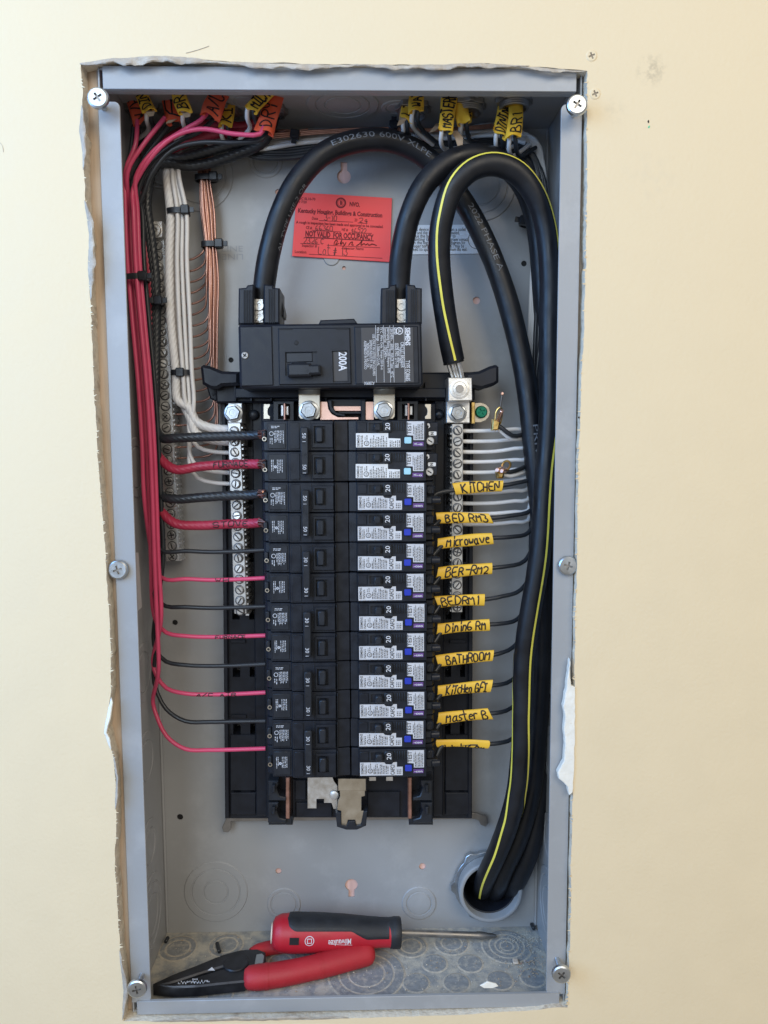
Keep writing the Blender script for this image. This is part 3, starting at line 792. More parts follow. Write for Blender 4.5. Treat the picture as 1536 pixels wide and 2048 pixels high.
# ------------------------------------------------------------------ terminal bars
def screw_mesh(r, hgt, kind, m, spin, m2=None):
    b = MB(); slot_head(b, (0, 0, 0), (0, -1, 0), r, hgt, kind, spin=spin, n=16, sl=.16, ln=.95, mi_slot=1)
    lathe(b, (0, 0, 0), (0, -1, 0), [(r * 1.22, .0002), (r * 1.0, .0003)], 16, mi=1, cap0=False, cap1=False)  # dark ring painted as the shade around the screw head
    return b.mesh('screw', [m, m2 or 'slot_shade'], Vector((0, 0, 0)), ang=35)
SC = [screw_mesh(.0035, .0020, k, 'tin', s) for k, s in (('slot', .5), ('slot', 1.4), ('cross', .3), ('slot', 2.3))]
def bar(name, label, u0, v0, u1, v1, w, yf, yb, n, vs, ve, seed, lip, m='tin'):
    """terminal bar running down from (u0,v0) to (u1,v1); n screws from v=vs to v=ve"""
    p0 = at(u0, v0, yf); p1 = at(u1, v1, yf)
    t = thing(name, p1, label, 'terminal bar')
    d = (p1 - p0); L_ = d.length; d.normalize(); x = Vector((1, 0, 0)); x = (x - d * x.dot(d)).normalized()
    T = lambda a, y, l: p0 + x * a + Vector((0, y - yf, 0)) + d * l
    b = MB(); vs_, fs_ = [], []
    poly = [(-w, yf + .0006), (-w + .0006, yf), (w - .0006, yf), (w, yf + .0006), (w, yb), (-w, yb)]
    for l in (0, L_):
        for a, y in poly: vs_.append(T(a, y, l))
    k = len(poly)
    for i in range(k): fs_.append((i, (i + 1) % k, k + (i + 1) % k, k + i))
    fs_ += [tuple(range(k))[::-1], tuple(range(k, 2 * k))]
    b.add(vs_, fs_); b.build('bar', m, t)
    r = random.Random(seed)
    for i in range(n):
        v = vs + (ve - vs) * i / (n - 1); u = u0 + (u1 - u0) * (v - v0) / (v1 - v0)
        p = at(u, v, yf - .0001)
        inst(r.choice(SC), 'screw', p, t, (r.uniform(-.08, .08), r.uniform(0, 6.28), r.uniform(-.08, .08)))
        if lip:
            b = MB(); q = at(u + lip, v, yf + .004)
            for s in (-1, 1): cbox(b, q.x - .0008, q.x + .0022, yf + .0015, yb, q.z - .0037 if s < 0 else q.z + .0019, q.z - .0019 if s < 0 else q.z + .0037, .0002)
            b.build('wire_port', m, t)
    return t
gbar = bar('ground_bar', 'long aluminium ground bar with a square lug where copper wires end', 315, 478, 346, 1122, .0062, .0790, .0945, 30, 491, 1113, 1, 14)
b = MB(); cbox(b, -.0072, .0072, -.004, .012, -.0070, .0070, .0006, T=Matrix.Translation(at(311, 461, .078)))
lb_ = b.build('lug_block', 'aluminium', gbar)
b = MB(); slot_head(b, at(311, 461, .0738), (0, -1, 0), .0052, .002, 'hex', mi_slot=1); b.build('lug_screw', ['aluminium', 'dull_steel'], lb_)
nbl = bar('neutral_bar', 'silver neutral bar with a washer bolt on top beside the double pole breakers', 468, 842, 481, 1227, .0056, .0590, .0785, 18, 862, 1222, 2, 13)
part('bar_head', 'tin', nbl, lambda b: rpx(b, 456, 806, 484, 846, .0575, .0785, .0006))
c = at(467, 826, .0573); hexbolt(nbl, c, .0070)
nbr = bar('neutral_bar', 'silver neutral bar below the large square lug beside the single pole breakers', 915, 848, 914, 1224, .0050, .0590, .0785, 17, 861, 1214, 3, -13)
part('lug_seat', 'aluminium', nbr, lambda b: rpx(b, 893, 802, 940, 846, .0560, .0785, .0006))
hexbolt(nbr, at(915, 826, .0558), .0070)
lb_ = part('lug_block', 'aluminium', nbr, lambda b: ppx(b, [(896, 755), (944, 755), (945, 801), (897, 802)], .0400, .0650, .0006))
b = MB(); lathe(b, at(919, 778, .0399), (0, -1, 0), [(.0082, 0), (.0080, .0006), (.0064, .0008), (.0062, -.0002), (.0056, -.0002), (.0054, .0010), (.0034, .0012)], 28, cap1=False)
lathe(b, at(919, 778, .0399), (0, -1, 0), [(.0034, .0012), (.0032, -.0025)], 6, mi=1)
b.build('set_screw', ['aluminium', 'dull_steel'], lb_, ang=30)
bs_ = part('bond_strap', 'nickel', nbr, lambda b: plate(b, px([(944, 806), (962, 805), (971, 808), (978, 815), (980, 824), (978, 833), (971, 841), (962, 845), (944, 845)], .078), .0775, .0790, FR, .0003))
part('strap_fold', 'brass', nbr, lambda b: rpx(b, 943, 804, 950, 847, .066, .0785, .0004))
b = MB(); slot_head(b, at(962, 824, .0773), (0, -1, 0), .0056, .0030, 'cross', spin=.5, sl=.13); b.build('green_screw', 'green_screw', bs_)

# ------------------------------------------------------------------ main breaker
mbk = thing('main_breaker', at(660, 775, .05), 'large black main breaker marked 200A above the breaker rows', 'circuit breaker')
YM = .0190
part('body', 'breaker_black', mbk, lambda b: ppx(b, [(476, 654), (480, 649), (838, 645), (843, 649), (846, 768), (841, 773), (484, 777), (479, 773)], YM, .068, .0016))
part('side_panel', 'breaker_black', mbk, lambda b: ppx(b, [(479, 653), (544, 652), (547, 771), (482, 773)], YM - .0010, YM + .002, .0008))
part('centre_panel', 'breaker_black', mbk, lambda b: ppx(b, [(556, 656), (700, 655), (703, 768), (558, 770)], YM - .0016, YM + .002, .0008, 0,
     [[(570, 704), (634, 703), (635, 750), (571, 752)], [(664, 702), (695, 701), (697, 764), (666, 765)]]))
part('right_panel', 'breaker_black', mbk, lambda b: ppx(b, [(708, 653), (836, 652), (839, 767), (711, 769)], YM - .0008, YM + .002, .0008))
part('handle_slope', 'satin_black', mbk, lambda b: ppx(b, [(571, 705), (625, 704), (626, 724), (572, 726)], YM - .0006, YM + .002, .0008))
part('handle', 'satin_black', mbk, lambda b: ppx(b, [(574, 727), (621, 726), (621, 729), (640, 729), (641, 748), (622, 749), (622, 752), (575, 753)], YM - .0095, YM + .002, .0015))
part('handle_rib', 'satin_black', mbk, lambda b: rpx(b, 582, 724, 612, 728, YM - .0075, YM + .001, .0008))
part('notch_shade', 'deep_black', mbk, lambda b: rpx(b, 558, 657, 585, 660, YM - .0018, YM, .0002)); part('notch_shade', 'deep_black', mbk, lambda b: rpx(b, 672, 656, 698, 659, YM - .0018, YM, .0002))  # black strips on the face, painted shade of the recesses
part('test_hole_shade', 'deep_black', mbk, lambda b: (plate(b, [(p[0], p[1]) for p in circ(at(593, 686, YM).x, at(593, 686, YM).z, .0018, 16)], YM - .0019, YM, FR, .0003)))  # black disc on the face, coloured as the hole's inner shade
b = MB(); slot_head(b, at(490, 711, YM - .0008), (0, -1, 0), .0030, .0010, 'cross', mi_slot=1, spin=.9); b.build('cover_screw', ['dull_steel', 'deep_black'], mbk)
part('top_latch', 'breaker_black', mbk, lambda b: ppx(b, [(636, 650), (641, 640), (708, 637), (716, 648)], .040, .060, .001))
rp_ = part('rating_plate', 'label_black', mbk, lambda b: ppx(b, [(666, 703), (694, 702), (696, 762), (668, 763)], YM - .0003, YM + .001, .0002))
b = MB(); fit_text(b, '200A', at(678, 704, YM - .0003), at(678, 742, YM - .0003), .0062, bold=.02); b.build('rating_print', 'print_white', rp_, smooth=False)
dp_ = part('data_plate', 'label_black', mbk, lambda b: ppx(b, [(722, 655), (826, 654), (828, 765), (724, 767)], YM - .0011, YM + .001, .0002))
b = MB(); yl = YM - .0012
def vt(s, x, v0, v1, h, bold=0.0): fit_text(b, s, at(x, v0, yl), at(x + (v1 - v0) * .012, v1, yl), h, bold=bold)
def zx(a): return 560 + a * .1953
def zy(a): return 630 + a * .1953
for s, x, a0, a1, h, bd in (('SIEMENS', 1283, 130, 312, .0040, .03), ('TYPE EQ8685', 1285, 465, 675, .0037, .0), ('CIRCUIT BREAKER', 1234, 278, 540, .0031, .0), ('2 POLE UNIT', 1204, 330, 495, .0031, .0), ('ISSUE NO. DY-788', 1176, 290, 540, .0031, .0),
                           ('LISTED', 1170, 130, 200, .0025, .02), ('120/240V~   60Hz   HACR Type   40°C', 1132, 130, 640, .0026, 0), ('Interrupting Rating 22,000 Amperes RMS', 1096, 126, 594, .0026, 0), ('Symmetrical   120/240V~', 1066, 126, 450, .0026, 0),
                           ('75°C  Wire Only. Torque 250 lb-in', 1027, 124, 560, .0026, 0), ('Wire Range - 1-300kcmil CU-AL', 991, 124, 520, .0026, 0), ('USE ONLY IN LISTED ENCLOSURES', 947, 196, 622, .0025, .0), ('SIEMENS INDUSTRY, INC.', 917, 256, 556, .0025, .0),
                           ('NORCROSS, GA. USA', 888, 288, 538, .0025, .0), ('ASSEMBLED IN MEXICO', 860, 264, 556, .0025, .0)):
    vt(s, zx(x), zy(a0), zy(a1), h * (.8 if h < .003 else .95), bd)
for x in (978, 1058, 1124, 1160, 1271):
    p = [at(zx(x) - .25, zy(105), yl - .0001), at(zx(x) + .35, zy(105), yl - .0001), at(zx(x + 9) + .35, zy(690), yl - .0001), at(zx(x + 9) - .25, zy(690), yl - .0001)]
    b.add(p, [(0, 1, 2, 3)])
c = at(zx(1223), zy(163), yl - .0001); lathe(b, c, (0, -1, 0), [(.0029, 0), (.0023, 0)], 20, cap0=False, cap1=False)
fit_text(b, 'UL', at(zx(1213), zy(140), yl), at(zx(1213), zy(186), yl), .0022, bold=.02)
fit_text(b, 'A238930', at(zx(968), zy(684), yl), at(zx(862), zy(684), yl), .0024)
b.build('data_print', 'print_white', dp_, smooth=False)
# lug shrouds
for u0 in (475, 760):
    sh = part('lug_shroud', 'breaker_black', mbk, lambda b: ppx(b, [(u0 + 2, 576), (u0 + 16, 575), (u0 + 20, 570), (u0 + 33, 568), (u0 + 33, 648), (u0 + 1, 649)], .030, .066, .0012))
    sh2 = part('lug_shroud', 'breaker_black', mbk, lambda b: ppx(b, [(u0 + 52, 568), (u0 + 70, 570), (u0 + 72, 575), (u0 + 84, 576), (u0 + 84, 647), (u0 + 52, 648)], .030, .066, .0012))
    for k in range(6): part('rib', 'breaker_black', mbk, lambda b: rpx(b, u0 + 12 + k * 3.3, 580, u0 + 13.5 + k * 3.3, 647, .0292, .0305, .0002))
    for k in range(4): part('rib', 'breaker_black', mbk, lambda b: rpx(b, u0 + 62 + k * 3.5, 578, u0 + 63.6 + k * 3.5, 647, .0292, .0305, .0002))
    lgb = part('lug_body', 'aluminium', mbk, lambda b: rpx(b, u0 + 33, 597, u0 + 52, 646, .042, .062, .0006))
    b = MB(); lathe(b, at(u0 + 43, 612, .0419), (0, -1, 0), [(.0040, 0), (.0038, .0016), (.0020, .0016), (.0018, .0004)], 18)
    lathe(b, at(u0 + 43, 633, .0419), (0, -1, 0), [(.0040, 0), (.0038, .0012), (.0020, .0012), (.0018, .0003)], 18); b.build('lug_screw', ['tin'], lgb, ang=30)
part('shroud_ear', 'breaker_black', mbk, lambda b: ppx(b, [(556, 584), (562, 596), (568, 622), (567, 632), (560, 634), (557, 620)], .046, .066, .001))

# ------------------------------------------------------------------ branch breakers
pT = at(697, 840, YD); pB = at(700, 1556, YD)
PZ = (pT.z - pB.z) / 12
XC = (pT.x + pB.x) / 2
XL = XC - .0722
NF = Vector((0, -1, 0)); UPV = Vector((0, 0, 1)); RT = Vector((1, 0, 0))
def case(mb, x0, prof, zt, zb, b=.0006):
    fr = lambda x, y, h: Vector((x0 + x, YD + y, h))
    zm = (zt + zb) / 2
    plate(mb, prof, zt, zm, fr, b, back=False); plate(mb, prof, zb, zm, fr, b, back=False)
def flat(mb, x0, x1, z0, z1, y0, y1, b=.0002, mi=0): return cbox(mb, x0, x1, YD + y0, YD + y1, z0, z1, b, mi)
DP_PROF = [(0, .036), (0, .0125), (.0022, .0100), (.0052, .0095), (.0056, .0030), (.0222, .0026), (.0232, .0), (.0600, .0), (.0612, .0030), (.0718, .0042), (.0718, .036)]
def double_pole(zt, amps, label, seed):
    t = thing('double_pole_breaker', Vector((XC - .036, YD, zt - 2 * PZ)), label, 'circuit breaker', 'double pole breakers in one column')
    for k in range(2):
        z1 = zt - k * PZ - .00035; z0 = z1 - PZ + .0007; zc = (z0 + z1) / 2
        b = MB(); case(b, XL, DP_PROF, z1, z0)
        b.build('pole_case', 'breaker_black', t, ang=25)
        b = MB(); flat(b, XL + .0066, XL + .0210, z0 + .002, z1 - .002, .0021, .0034, .0003); lp_ = b.build('label_panel', 'satin_black', t)
        # toggle in its well
        b = MB()
        fr = lambda x, z, y: Vector((x, YD + y, z))
        plate(b, [(XL + .0430, z0 + .0025), (XL + .0600, z0 + .0025), (XL + .0600, z1 - .0025), (XL + .0430, z1 - .0025)], -.0024, .001, fr, .0004, 0, [[(XL + .0445, z0 + .0060), (XL + .0540, z0 + .0060), (XL + .0540, z1 - .0045), (XL + .0445, z1 - .0045)]])
        b.build('toggle_well', 'breaker_black', t)
        b = MB(); flat(b, XL + .0458, XL + .0520, z0 + .0068, z1 - .0054, -.0052, .001, .0011); b.build('toggle', 'satin_black', t)
        b = MB(); flat(b, XL + .0245, XL + .0325, z0 + .0015, z1 - .0015, -.0006, .001, .0003); b.build('face_step', 'breaker_black', t)
        for x_ in (.0413, .0610): 
            b = MB(); flat(b, XL + x_, XL + x_ + .0006, z0 + .001, z1 - .001, -.0004, .004, .0002); b.build('moulding_line', 'satin_black', t)
        # print
        b = MB(); o = Vector((XL + .0072, YD + .0020, 0))
        if k == 0:
            dashes(b, o + Vector((.0020, 0, z1 - .0042)), RT, UPV, 2, .0075, .0012, seed + 1)
            dashes(b, o + Vector((.0052, 0, z1 - .0085)), -UPV, RT, 1, .0095, .0011, seed + 2)
            for j in range(6): dashes(b, o + Vector((.0062 + j * .0012, 0, z1 - .0080)), -UPV, RT, 1, .0105, .0011, seed + 3 + j)
            lathe(b, o + Vector((.0022, -.0002, z1 - .0105)), NF, [(.0019, 0), (.0014, 0)], 16, cap0=False, cap1=False)
            dashes(b, o + Vector((.0014, 0, z1 - .0140)), -UPV, RT, 1, .005, .0012, seed + 12); dashes(b, o + Vector((.0030, 0, z1 - .0140)), -UPV, RT, 1, .006, .0012, seed + 13)
        else:
            for j in range(2): dashes(b, o + Vector((.0022 + j * .0013, 0, z1 - .0065)), -UPV, RT, 1, .0105, .0011, seed + 20 + j)
            for j in range(4): dashes(b, o + Vector((.0070 + j * .0013, 0, z1 - .0065)), -UPV, RT, 1, .0115, .0011, seed + 24 + j)
            lathe(b, o + Vector((.0050, -.0002, zc)), NF, [(.0012, 0), (.0004, 0)], 12, cap0=False, cap1=False)
        b.build('printed_text', 'print_grey', lp_, smooth=False)
        # terminal with its clamp screw
        b = MB(); flat(b, XL + .0008, XL + .0046, zc - .0045, zc + .0045, .0060, .0100, .0008); b.build('terminal', 'satin_black', t)
        b = MB(); lathe(b, (XL + .0030, YD + .0062, zc - .0025), NF, [(.0020, 0), (.0018, .0010), (.0012, .0010), (.0010, -.0012)], 14); b.build('terminal_screw', 'nickel', t, ang=30)
    b = MB(); zc1 = zt - PZ * .5; zc2 = zt - PZ * 1.5
    cbox(b, XL + .0340, XL + .0402, YD - .0078, YD - .0030, zc2 - .0060, zc1 + .0068, .0008); ht_ = b.build('handle_tie', 'satin_black', t)
    for z_ in (zc1, zc2):
        b = MB(); cbox(b, XL + .0350, XL + .0392, YD - .0032, YD + .001, z_ - .0050, z_ + .0050, .0005); b.build('handle_stem', 'satin_black', t)
    b = MB()
    for z_ in (zc1, zc2):
        x_ = XL + .0355
        fit_text(b, amps, (x_, YD - .0079, z_ + .0020), (x_, YD - .0079, z_ - .0022), .0030, bold=.01)
        fit_text(b, 'I', (x_, YD - .0079, z_ - .0046), (x_, YD - .0079, z_ - .0050), .0028)
    b.build('rating_print', 'print_grey', ht_, smooth=False)
    return t
DL = ['double pole 50 amp breaker directly under the main breaker, fed by the FURNACE wire',
      'double pole 50 amp breaker fed by the thick wire marked STOVE',
      'double pole 30 amp breaker fed by the pink wire marked WH',
      'double pole 30 amp breaker fed by the thin pink wire marked FURNACE',
      'double pole 30 amp breaker fed by the pink wire marked A/C AIR',
      'double pole 30 amp breaker at the column end above the bare bus bar']
protos = {}; jr = random.Random(41)
for i in range(6):
    a = '50' if i < 2 else '30'
    zt_ = pT.z - 2 * i * PZ
    if a not in protos: protos[a] = double_pole(zt_, a, DL[i], 10 * i)
    else:
        c = copy_tree(protos[a], Vector((XC - .036 + jr.uniform(-.0004, .0004), YD + jr.uniform(-.0003, .0006), zt_ - 2 * PZ))); c['label'] = DL[i]; c.rotation_euler = (jr.uniform(-.004, .004), jr.uniform(-.004, .004), jr.uniform(-.008, .008))

SP_PROF = [(0, .036), (0, .0040), (.0060, .0032), (.0068, .0), (.0640, .0), (.0648, .0090), (.0700, .0105), (.0722, .0150), (.0722, .036)]
def single_pole(zt, dual, label, seed):
    t = thing('single_pole_breaker', Vector((XC + .036, YD, zt - PZ)), label, 'circuit breaker', 'single pole breakers in one column')
    x0 = XC + .0006; z1 = zt - .00035; z0 = zt - PZ + .00035
    K = 1 / 2410
    Z = lambda v: zt - v * K
    X = lambda u: XC + (u - 697) * K
    b = MB(); case(b, x0, SP_PROF, z1, z0); b.build('case', 'breaker_black', t, ang=25)
    b = MB(); flat(b, X(716), X(734), Z(24), Z(5), -.0006, .001, .0003); b.build('face_step', 'breaker_black', t)
    b = MB()
    fr = lambda x, z, y: Vector((x, YD + y, z))
    plate(b, [(X(735), Z(25)), (X(771), Z(25)), (X(771), Z(2)), (X(735), Z(2))], -.0010, .001, fr, .0003, 0, [[(X(739), Z(22)), (X(766), Z(22)), (X(766), Z(6)), (X(739), Z(6))]])
    b.build('toggle_well', 'satin_black', t)
    b = MB(); flat(b, X(748), X(762), Z(21.5), Z(6.5), -.0055, .001, .0010); b.build('toggle', 'satin_black', t)
    b = MB(); cbox(b, X(766), X(784), YD - .0022, YD + .001, Z(24 if dual else 27), Z(3), .0006); rb_ = b.build('rating_boss', 'satin_black', t)
    b = MB(); fit_text(b, '20', (X(780), YD - .0023, Z(20)), (X(780), YD - .0023, Z(6)), .0038, bold=.005); b.build('rating_print', 'print_white', rb_, smooth=False)
    for j in range(5):
        b = MB(); flat(b, X(787 + j * 5), X(789.5 + j * 5), Z(22), Z(4), -.0008, .001, .0003); b.build('grip_rib', 'satin_black', t)
    # maker's label with its stepped corner
    if dual: poly = [(713, 26), (777, 26), (777, 36), (801, 37), (801, 54), (713, 54)]
    else: poly = [(716, 28), (766, 28), (769, 32), (781, 33), (785, 28), (792, 28), (792, 38), (804, 38), (804, 56), (716, 56)]
    b = MB(); plate(b, [(X(u), Z(v)) for u, v in poly], -.00025, .0002, fr, 0); ml_ = b.build('maker_label', 'white_label' if dual else 'silver_label', t, smooth=False)
    b = MB(); yl = -.0003
    ub = poly[0][0]
    fit_text(b, 'SIEMENS', (X(ub + 7), YD + yl, Z(53)), (X(ub + 7), YD + yl, Z(29.5)), .0020, bold=.01)
    for j in range(2): dashes(b, Vector((X(ub + 9.5 + j * 2.6), YD + yl, Z(53))), UPV, -RT, 1, .0098, .0010, seed + j)
    lathe(b, (X(ub + 21), YD + yl - .0001, Z(46)), NF, [(.0022, 0), (.0017, 0)], 16, cap0=False, cap1=False)
    fit_text(b, 'UL', (X(ub + 23), YD + yl, Z(49)), (X(ub + 23), YD + yl, Z(43)), .0016)
    dashes(b, Vector((X(ub + 17.5), YD + yl, Z(39))), UPV, -RT, 1, .0035, .0010, seed + 4); dashes(b, Vector((X(ub + 21), YD + yl, Z(39))), UPV, -RT, 1, .004, .0010, seed + 5)
    for j in range(10 if not dual else 11): dashes(b, Vector((X(ub + 28 + j * 3.2), YD + yl, Z(53))), UPV, -RT, 1, .0096 if j % 3 else .0075, .0011, seed + 6 + j)
    if not dual:
        fit_text(b, 'CAFCI', (X(787), YD + yl - .0001, Z(54.5)), (X(787), YD + yl - .0001, Z(33.5)), .0034, bold=.012)
    for j in range(3 if not dual else 6): dashes(b, Vector((X((792 if not dual else 780) + j * 3.6), YD + yl, Z(53))), UPV, -RT, 1, .0055, .0012, seed + 20 + j)
    b.build('label_print', 'print_dark', ml_, smooth=False)
    # test panel
    poly = [(814, 3), (848, 3), (848, 40), (827, 40), (827, 31), (814, 30)]
    b = MB(); plate(b, [(X(u), Z(v)) for u, v in poly], -.00025, .0002, fr, 0); tl_ = b.build('test_label', 'silver_label', t, smooth=False)
    b = MB(); fit_text(b, 'TEST', (X(822.5), YD + yl, Z(28.5)), (X(822.5), YD + yl, Z(5)), .0033, bold=.012)
    for j in range(7): dashes(b, Vector((X(826.5 + j * 3), YD + yl, Z(28 if j < 1 else 38))), UPV, -RT, 1, .0092 if j < 1 else .0135, .0010, seed + 30 + j)
    b.build('label_print', 'print_dark', tl_, smooth=False)
    b = MB(); plate(b, rrect(X(809), Z(47), X(823), Z(34), .0010), -.0016, .001, fr, .0004); b.build('test_button', 'ice_button' if dual else 'blue_button', t)
    b = MB(); flat(b, X(826), X(847), Z(52), Z(43.5), -.0002, .0002, 0); cl_ = b.build('colour_label', 'purple_print', t)
    b = MB(); fit_text(b, '<-o' if dual else '-con', (X(828), YD - .0003, Z(50)), (X(845), YD - .0003, Z(50)), .0019, bold=.02); b.build('label_print', 'print_white', cl_, smooth=False)
    # terminal end
    if dual:
        b = MB(); flat(b, X(852), X(878), Z(50), Z(4), .0050, .012, .0010); b.build('terminal_block', 'breaker_black', t)
        b = MB(); plate(b, rrect(X(858), Z(31), X(874), Z(23), .0008), .0045, .0055, fr, .0002); tp_ = b.build('terminal_plate', 'white_label', t)
        b = MB(); fit_text(b, 'N', (X(868), YD + .0044, Z(29.5)), (X(868), YD + .0044, Z(24.5)), .0024, bold=.03); b.build('label_print', 'ink', tp_, smooth=False)
        b = MB(); slot_head(b, (X(861), YD + .0050, Z(42)), NF, .0036, .0018, 'slot', spin=1.0 + seed, mi_slot=1, sl=.12); b.build('terminal_screw', ['tin', 'deep_black'], t, ang=30)
        b = MB(); plate(b, [(X(856), Z(6)), (X(860), Z(8)), (X(861), Z(14)), (X(857), Z(17)), (X(858.5), Z(12)), (X(855), Z(10))], .0044, .0052, fr, .0001); b.build('wire_mark', 'print_white', t)
    else:
        b = MB(); flat(b, X(852), X(871), Z(27), Z(8), .0040, .012, .0015); b.build('terminal_block', 'breaker_black', t)
        b = MB(); plate(b, [(X(852), Z(30)), (X(878), Z(31)), (X(880), Z(36)), (X(878), Z(46)), (X(852), Z(47))], .0060, .014, fr, .0012); b.build('terminal_block', 'satin_black', t)
        b = MB(); plate(b, [(X(855), Z(24)), (X(862), Z(10)), (X(866), Z(12)), (X(864), Z(25))], .0036, .0052, fr, .0004); b.build('terminal_hook', 'deep_black', t)
        b = MB(); cyl(b, (X(864), YD + .0075, Z(39)), (X(883), YD + .0085, Z(39)), .0032, n=14, c=.0006); b.build('wire_entry', 'breaker_black', t)
    return t
RL = ['black single pole breaker with ice blue test button directly under the main breaker', 'black single pole breaker with ice blue test button just above the KITCHEN row',
      'single pole breaker with dark blue test button on the KITCHEN tag row'] + ['single pole breaker with dark blue test button wired to the %s tag' % s for s in
      ('BED RM3', 'MICROWAVE', 'BER-RM2', 'BEDRM1', 'DINING RM', 'BATHROOM', 'KITCHEN GFI', 'MASTER B')] + ['single pole breaker with dark blue test button at the column end']
pr = {}
for i in range(12):
    dual = i < 2; zt_ = pT.z - i * PZ
    if dual not in pr: pr[dual] = single_pole(zt_, dual, RL[i], 100 * i)
    else:
        c = copy_tree(pr[dual], Vector((XC + .036 + jr.uniform(-.0005, .0005), YD + jr.uniform(-.0004, .0008), zt_ - PZ))); c['label'] = RL[i]; c.rotation_euler = (jr.uniform(-.01, .01), jr.uniform(-.006, .006), jr.uniform(-.012, .012))
RL[11] = RL[11]

# ------------------------------------------------------------------ conduit the service cables come through
con = thing('conduit_bushing', Vector((CX, .09, CZ - .031)), 'grey plastic conduit bushing with a steel locknut in the back corner', 'conduit')
c0 = Vector((CX, 0, CZ))
b = MB(); lathe(b, c0 + Vector((0, .0815, 0)), (0, 1, 0), [(.0262, .060), (.0262, .0016), (.0268, .0004), (.0285, 0), (.0300, .0006), (.0306, .0020), (.0306, .0120), (.0284, .0125), (.0284, .0600)], 48, cap0=False, cap1=False); b.build('bushing', 'pvc_grey', con, ang=50)
b = MB(); lathe(b, c0 + Vector((0, .0905, 0)), (0, 1, 0), [(.0261, 0), (.0250, .0006), (.0250, .046)], 40, cap0=False, cap1=False); b.build('conduit_shade_liner', 'black_plastic', con, ang=50)  # dark liner added so the bushing's inside reads as deep shade
b = MB(); lathe(b, c0 + Vector((0, .135, 0)), (0, 1, 0), [(.0270, 0), (.0270, .002)], 32); b.build('conduit_shade_cap', 'deep_black', con)  # black cap stands for the darkness further down the conduit
b = MB(); n = 48; ring = []
for k in range(n):
    t = 2 * math.pi * k / n; r_ = .0368 if (k % 8) in (0, 1) else .0338; ring.append((CX + r_ * math.cos(t), CZ + r_ * math.sin(t)))
plate(b, ring, .0938, .0985, FR, .0004, 0, [circ(CX, CZ, .0308, 32)]); b.build('locknut', 'zinc', con)

# ------------------------------------------------------------------ service cables
RS = .0091
def P(pts): return [at(*p) for p in pts]
def service(label, pts, r=RS):
    path = spline(P(pts), .004); ph = len(pts)
    path = [p + Vector((math.sin(i * .21 + ph), math.sin(i * .17 + 2 * ph), math.sin(i * .13))) * .0004 for i, p in enumerate(path)]
    t = thing('service_cable', path[-1], label, 'power cable')
    b = MB(); tube(b, path, lambda t: r * (1 + .012 * math.sin(t * 90 + ph) + .010 * math.sin(t * 37)), 28); o = b.build('jacket', 'cable_jacket', t, ang=60)
    return t, o, Surf(path, r)
def ribbon(S, ctrl, w, m, parent, name, off=.00035, step=.004):
    """painted stripe along a cable; ctrl = [(arc length, angle in degrees)]"""
    b = MB(); s0, s1 = ctrl[0][0], ctrl[-1][0]; n = max(2, int((s1 - s0) / step)); L_ = []; R_ = []
    for i in range(n + 1):
        s = s0 + (s1 - s0) * i / n
        for (a, x), (c, y) in zip(ctrl, ctrl[1:]):
            if a <= s <= c + 1e-9: t = (s - a) / max(1e-9, c - a); t = t * t * (3 - 2 * t); ang = math.radians(x + (y - x) * t); break
        da = w / 2 / S.r
        L_.append([S(s, ang + da * k, off) for k in (-1, 0, 1)])
    vs = [p for q in L_ for p in q]
    b.add(vs, [(i * 3 + k, i * 3 + k + 1, i * 3 + k + 4, i * 3 + k + 3) for i in range(n) for k in (0, 1)])
    return b.build(name, m, parent)
def print_on(S, text, u, v, y, length, h, ang, parent, m='cable_print', rev=False, bold=.0):
    """lettering wrapped onto a cable, starting beside pixel (u, v)"""
    s0 = S.S[S.near(at(u, v, y))]; vs, fs, x0, x1 = glyphs(text, bold); k = length / (x1 - x0); b = MB()
    rr = S.r if not callable(S.r) else S.r(.5)
    a0 = math.radians(ang)
    if not rev: b.add([S(s0 + (x - x0) * k, a0 - (yy - .5) * h / rr, .00035) for x, yy in vs], fs)
    else: b.add([S(s0 - (x - x0) * k, a0 + (yy - .5) * h / rr, .00035) for x, yy in vs], fs)
    return b.build('jacket_print', m, parent, smooth=False)
tA, jA, SA = service('thick black cable from the main breaker printed PHASE A', [(525, 640, .052), (529, 575, .050), (540, 500, .047), (562, 425, .045), (600, 355, .045), (655, 302, .047), (735, 279, .052), (805, 290, .060), (868, 330, .066), (925, 400, .068), (975, 495, .067),
     (1018, 610, .065), (1047, 740, .062), (1066, 880, .058), (1079, 1010, .058), (1084, 1150, .060), (1082, 1300, .062), (1076, 1450, .064), (1062, 1580, .066), (1035, 1680, .070), (1004, 1748, .084), (992, 1778, .102), (988, 1790, .130)])
print_on(SA, 'AL TYPE USE-2 OR', 551, 500, .047, .060, .0034, 60, jA)
print_on(SA, 'E302630 600V XLPE', 664, 300, .047, .086, .0042, -5, jA)
print_on(SA, '2022 PHASE A', 935, 410, .068, .062, .0046, -8, jA)
print_on(SA, 'PRIV', 1072, 852, .060, .026, .0046, -10, jA)
tB, jB, SB = service('thick black cable from the right main lug with no printing', [(799, 640, .052), (799, 575, .050), (803, 510, .044), (818, 435, .038), (848, 370, .036), (895, 326, .038), (950, 310, .044), (1005, 325, .054), (1046, 372, .066), (1070, 440, .072),
     (1083, 540, .076), (1091, 680, .078), (1098, 850, .078), (1104, 1010, .078), (1104, 1180, .078), (1098, 1350, .078), (1090, 1500, .078), (1078, 1620, .078), (1060, 1700, .078), (1037, 1755, .086), (1022, 1778, .102), (1014, 1790, .130)])
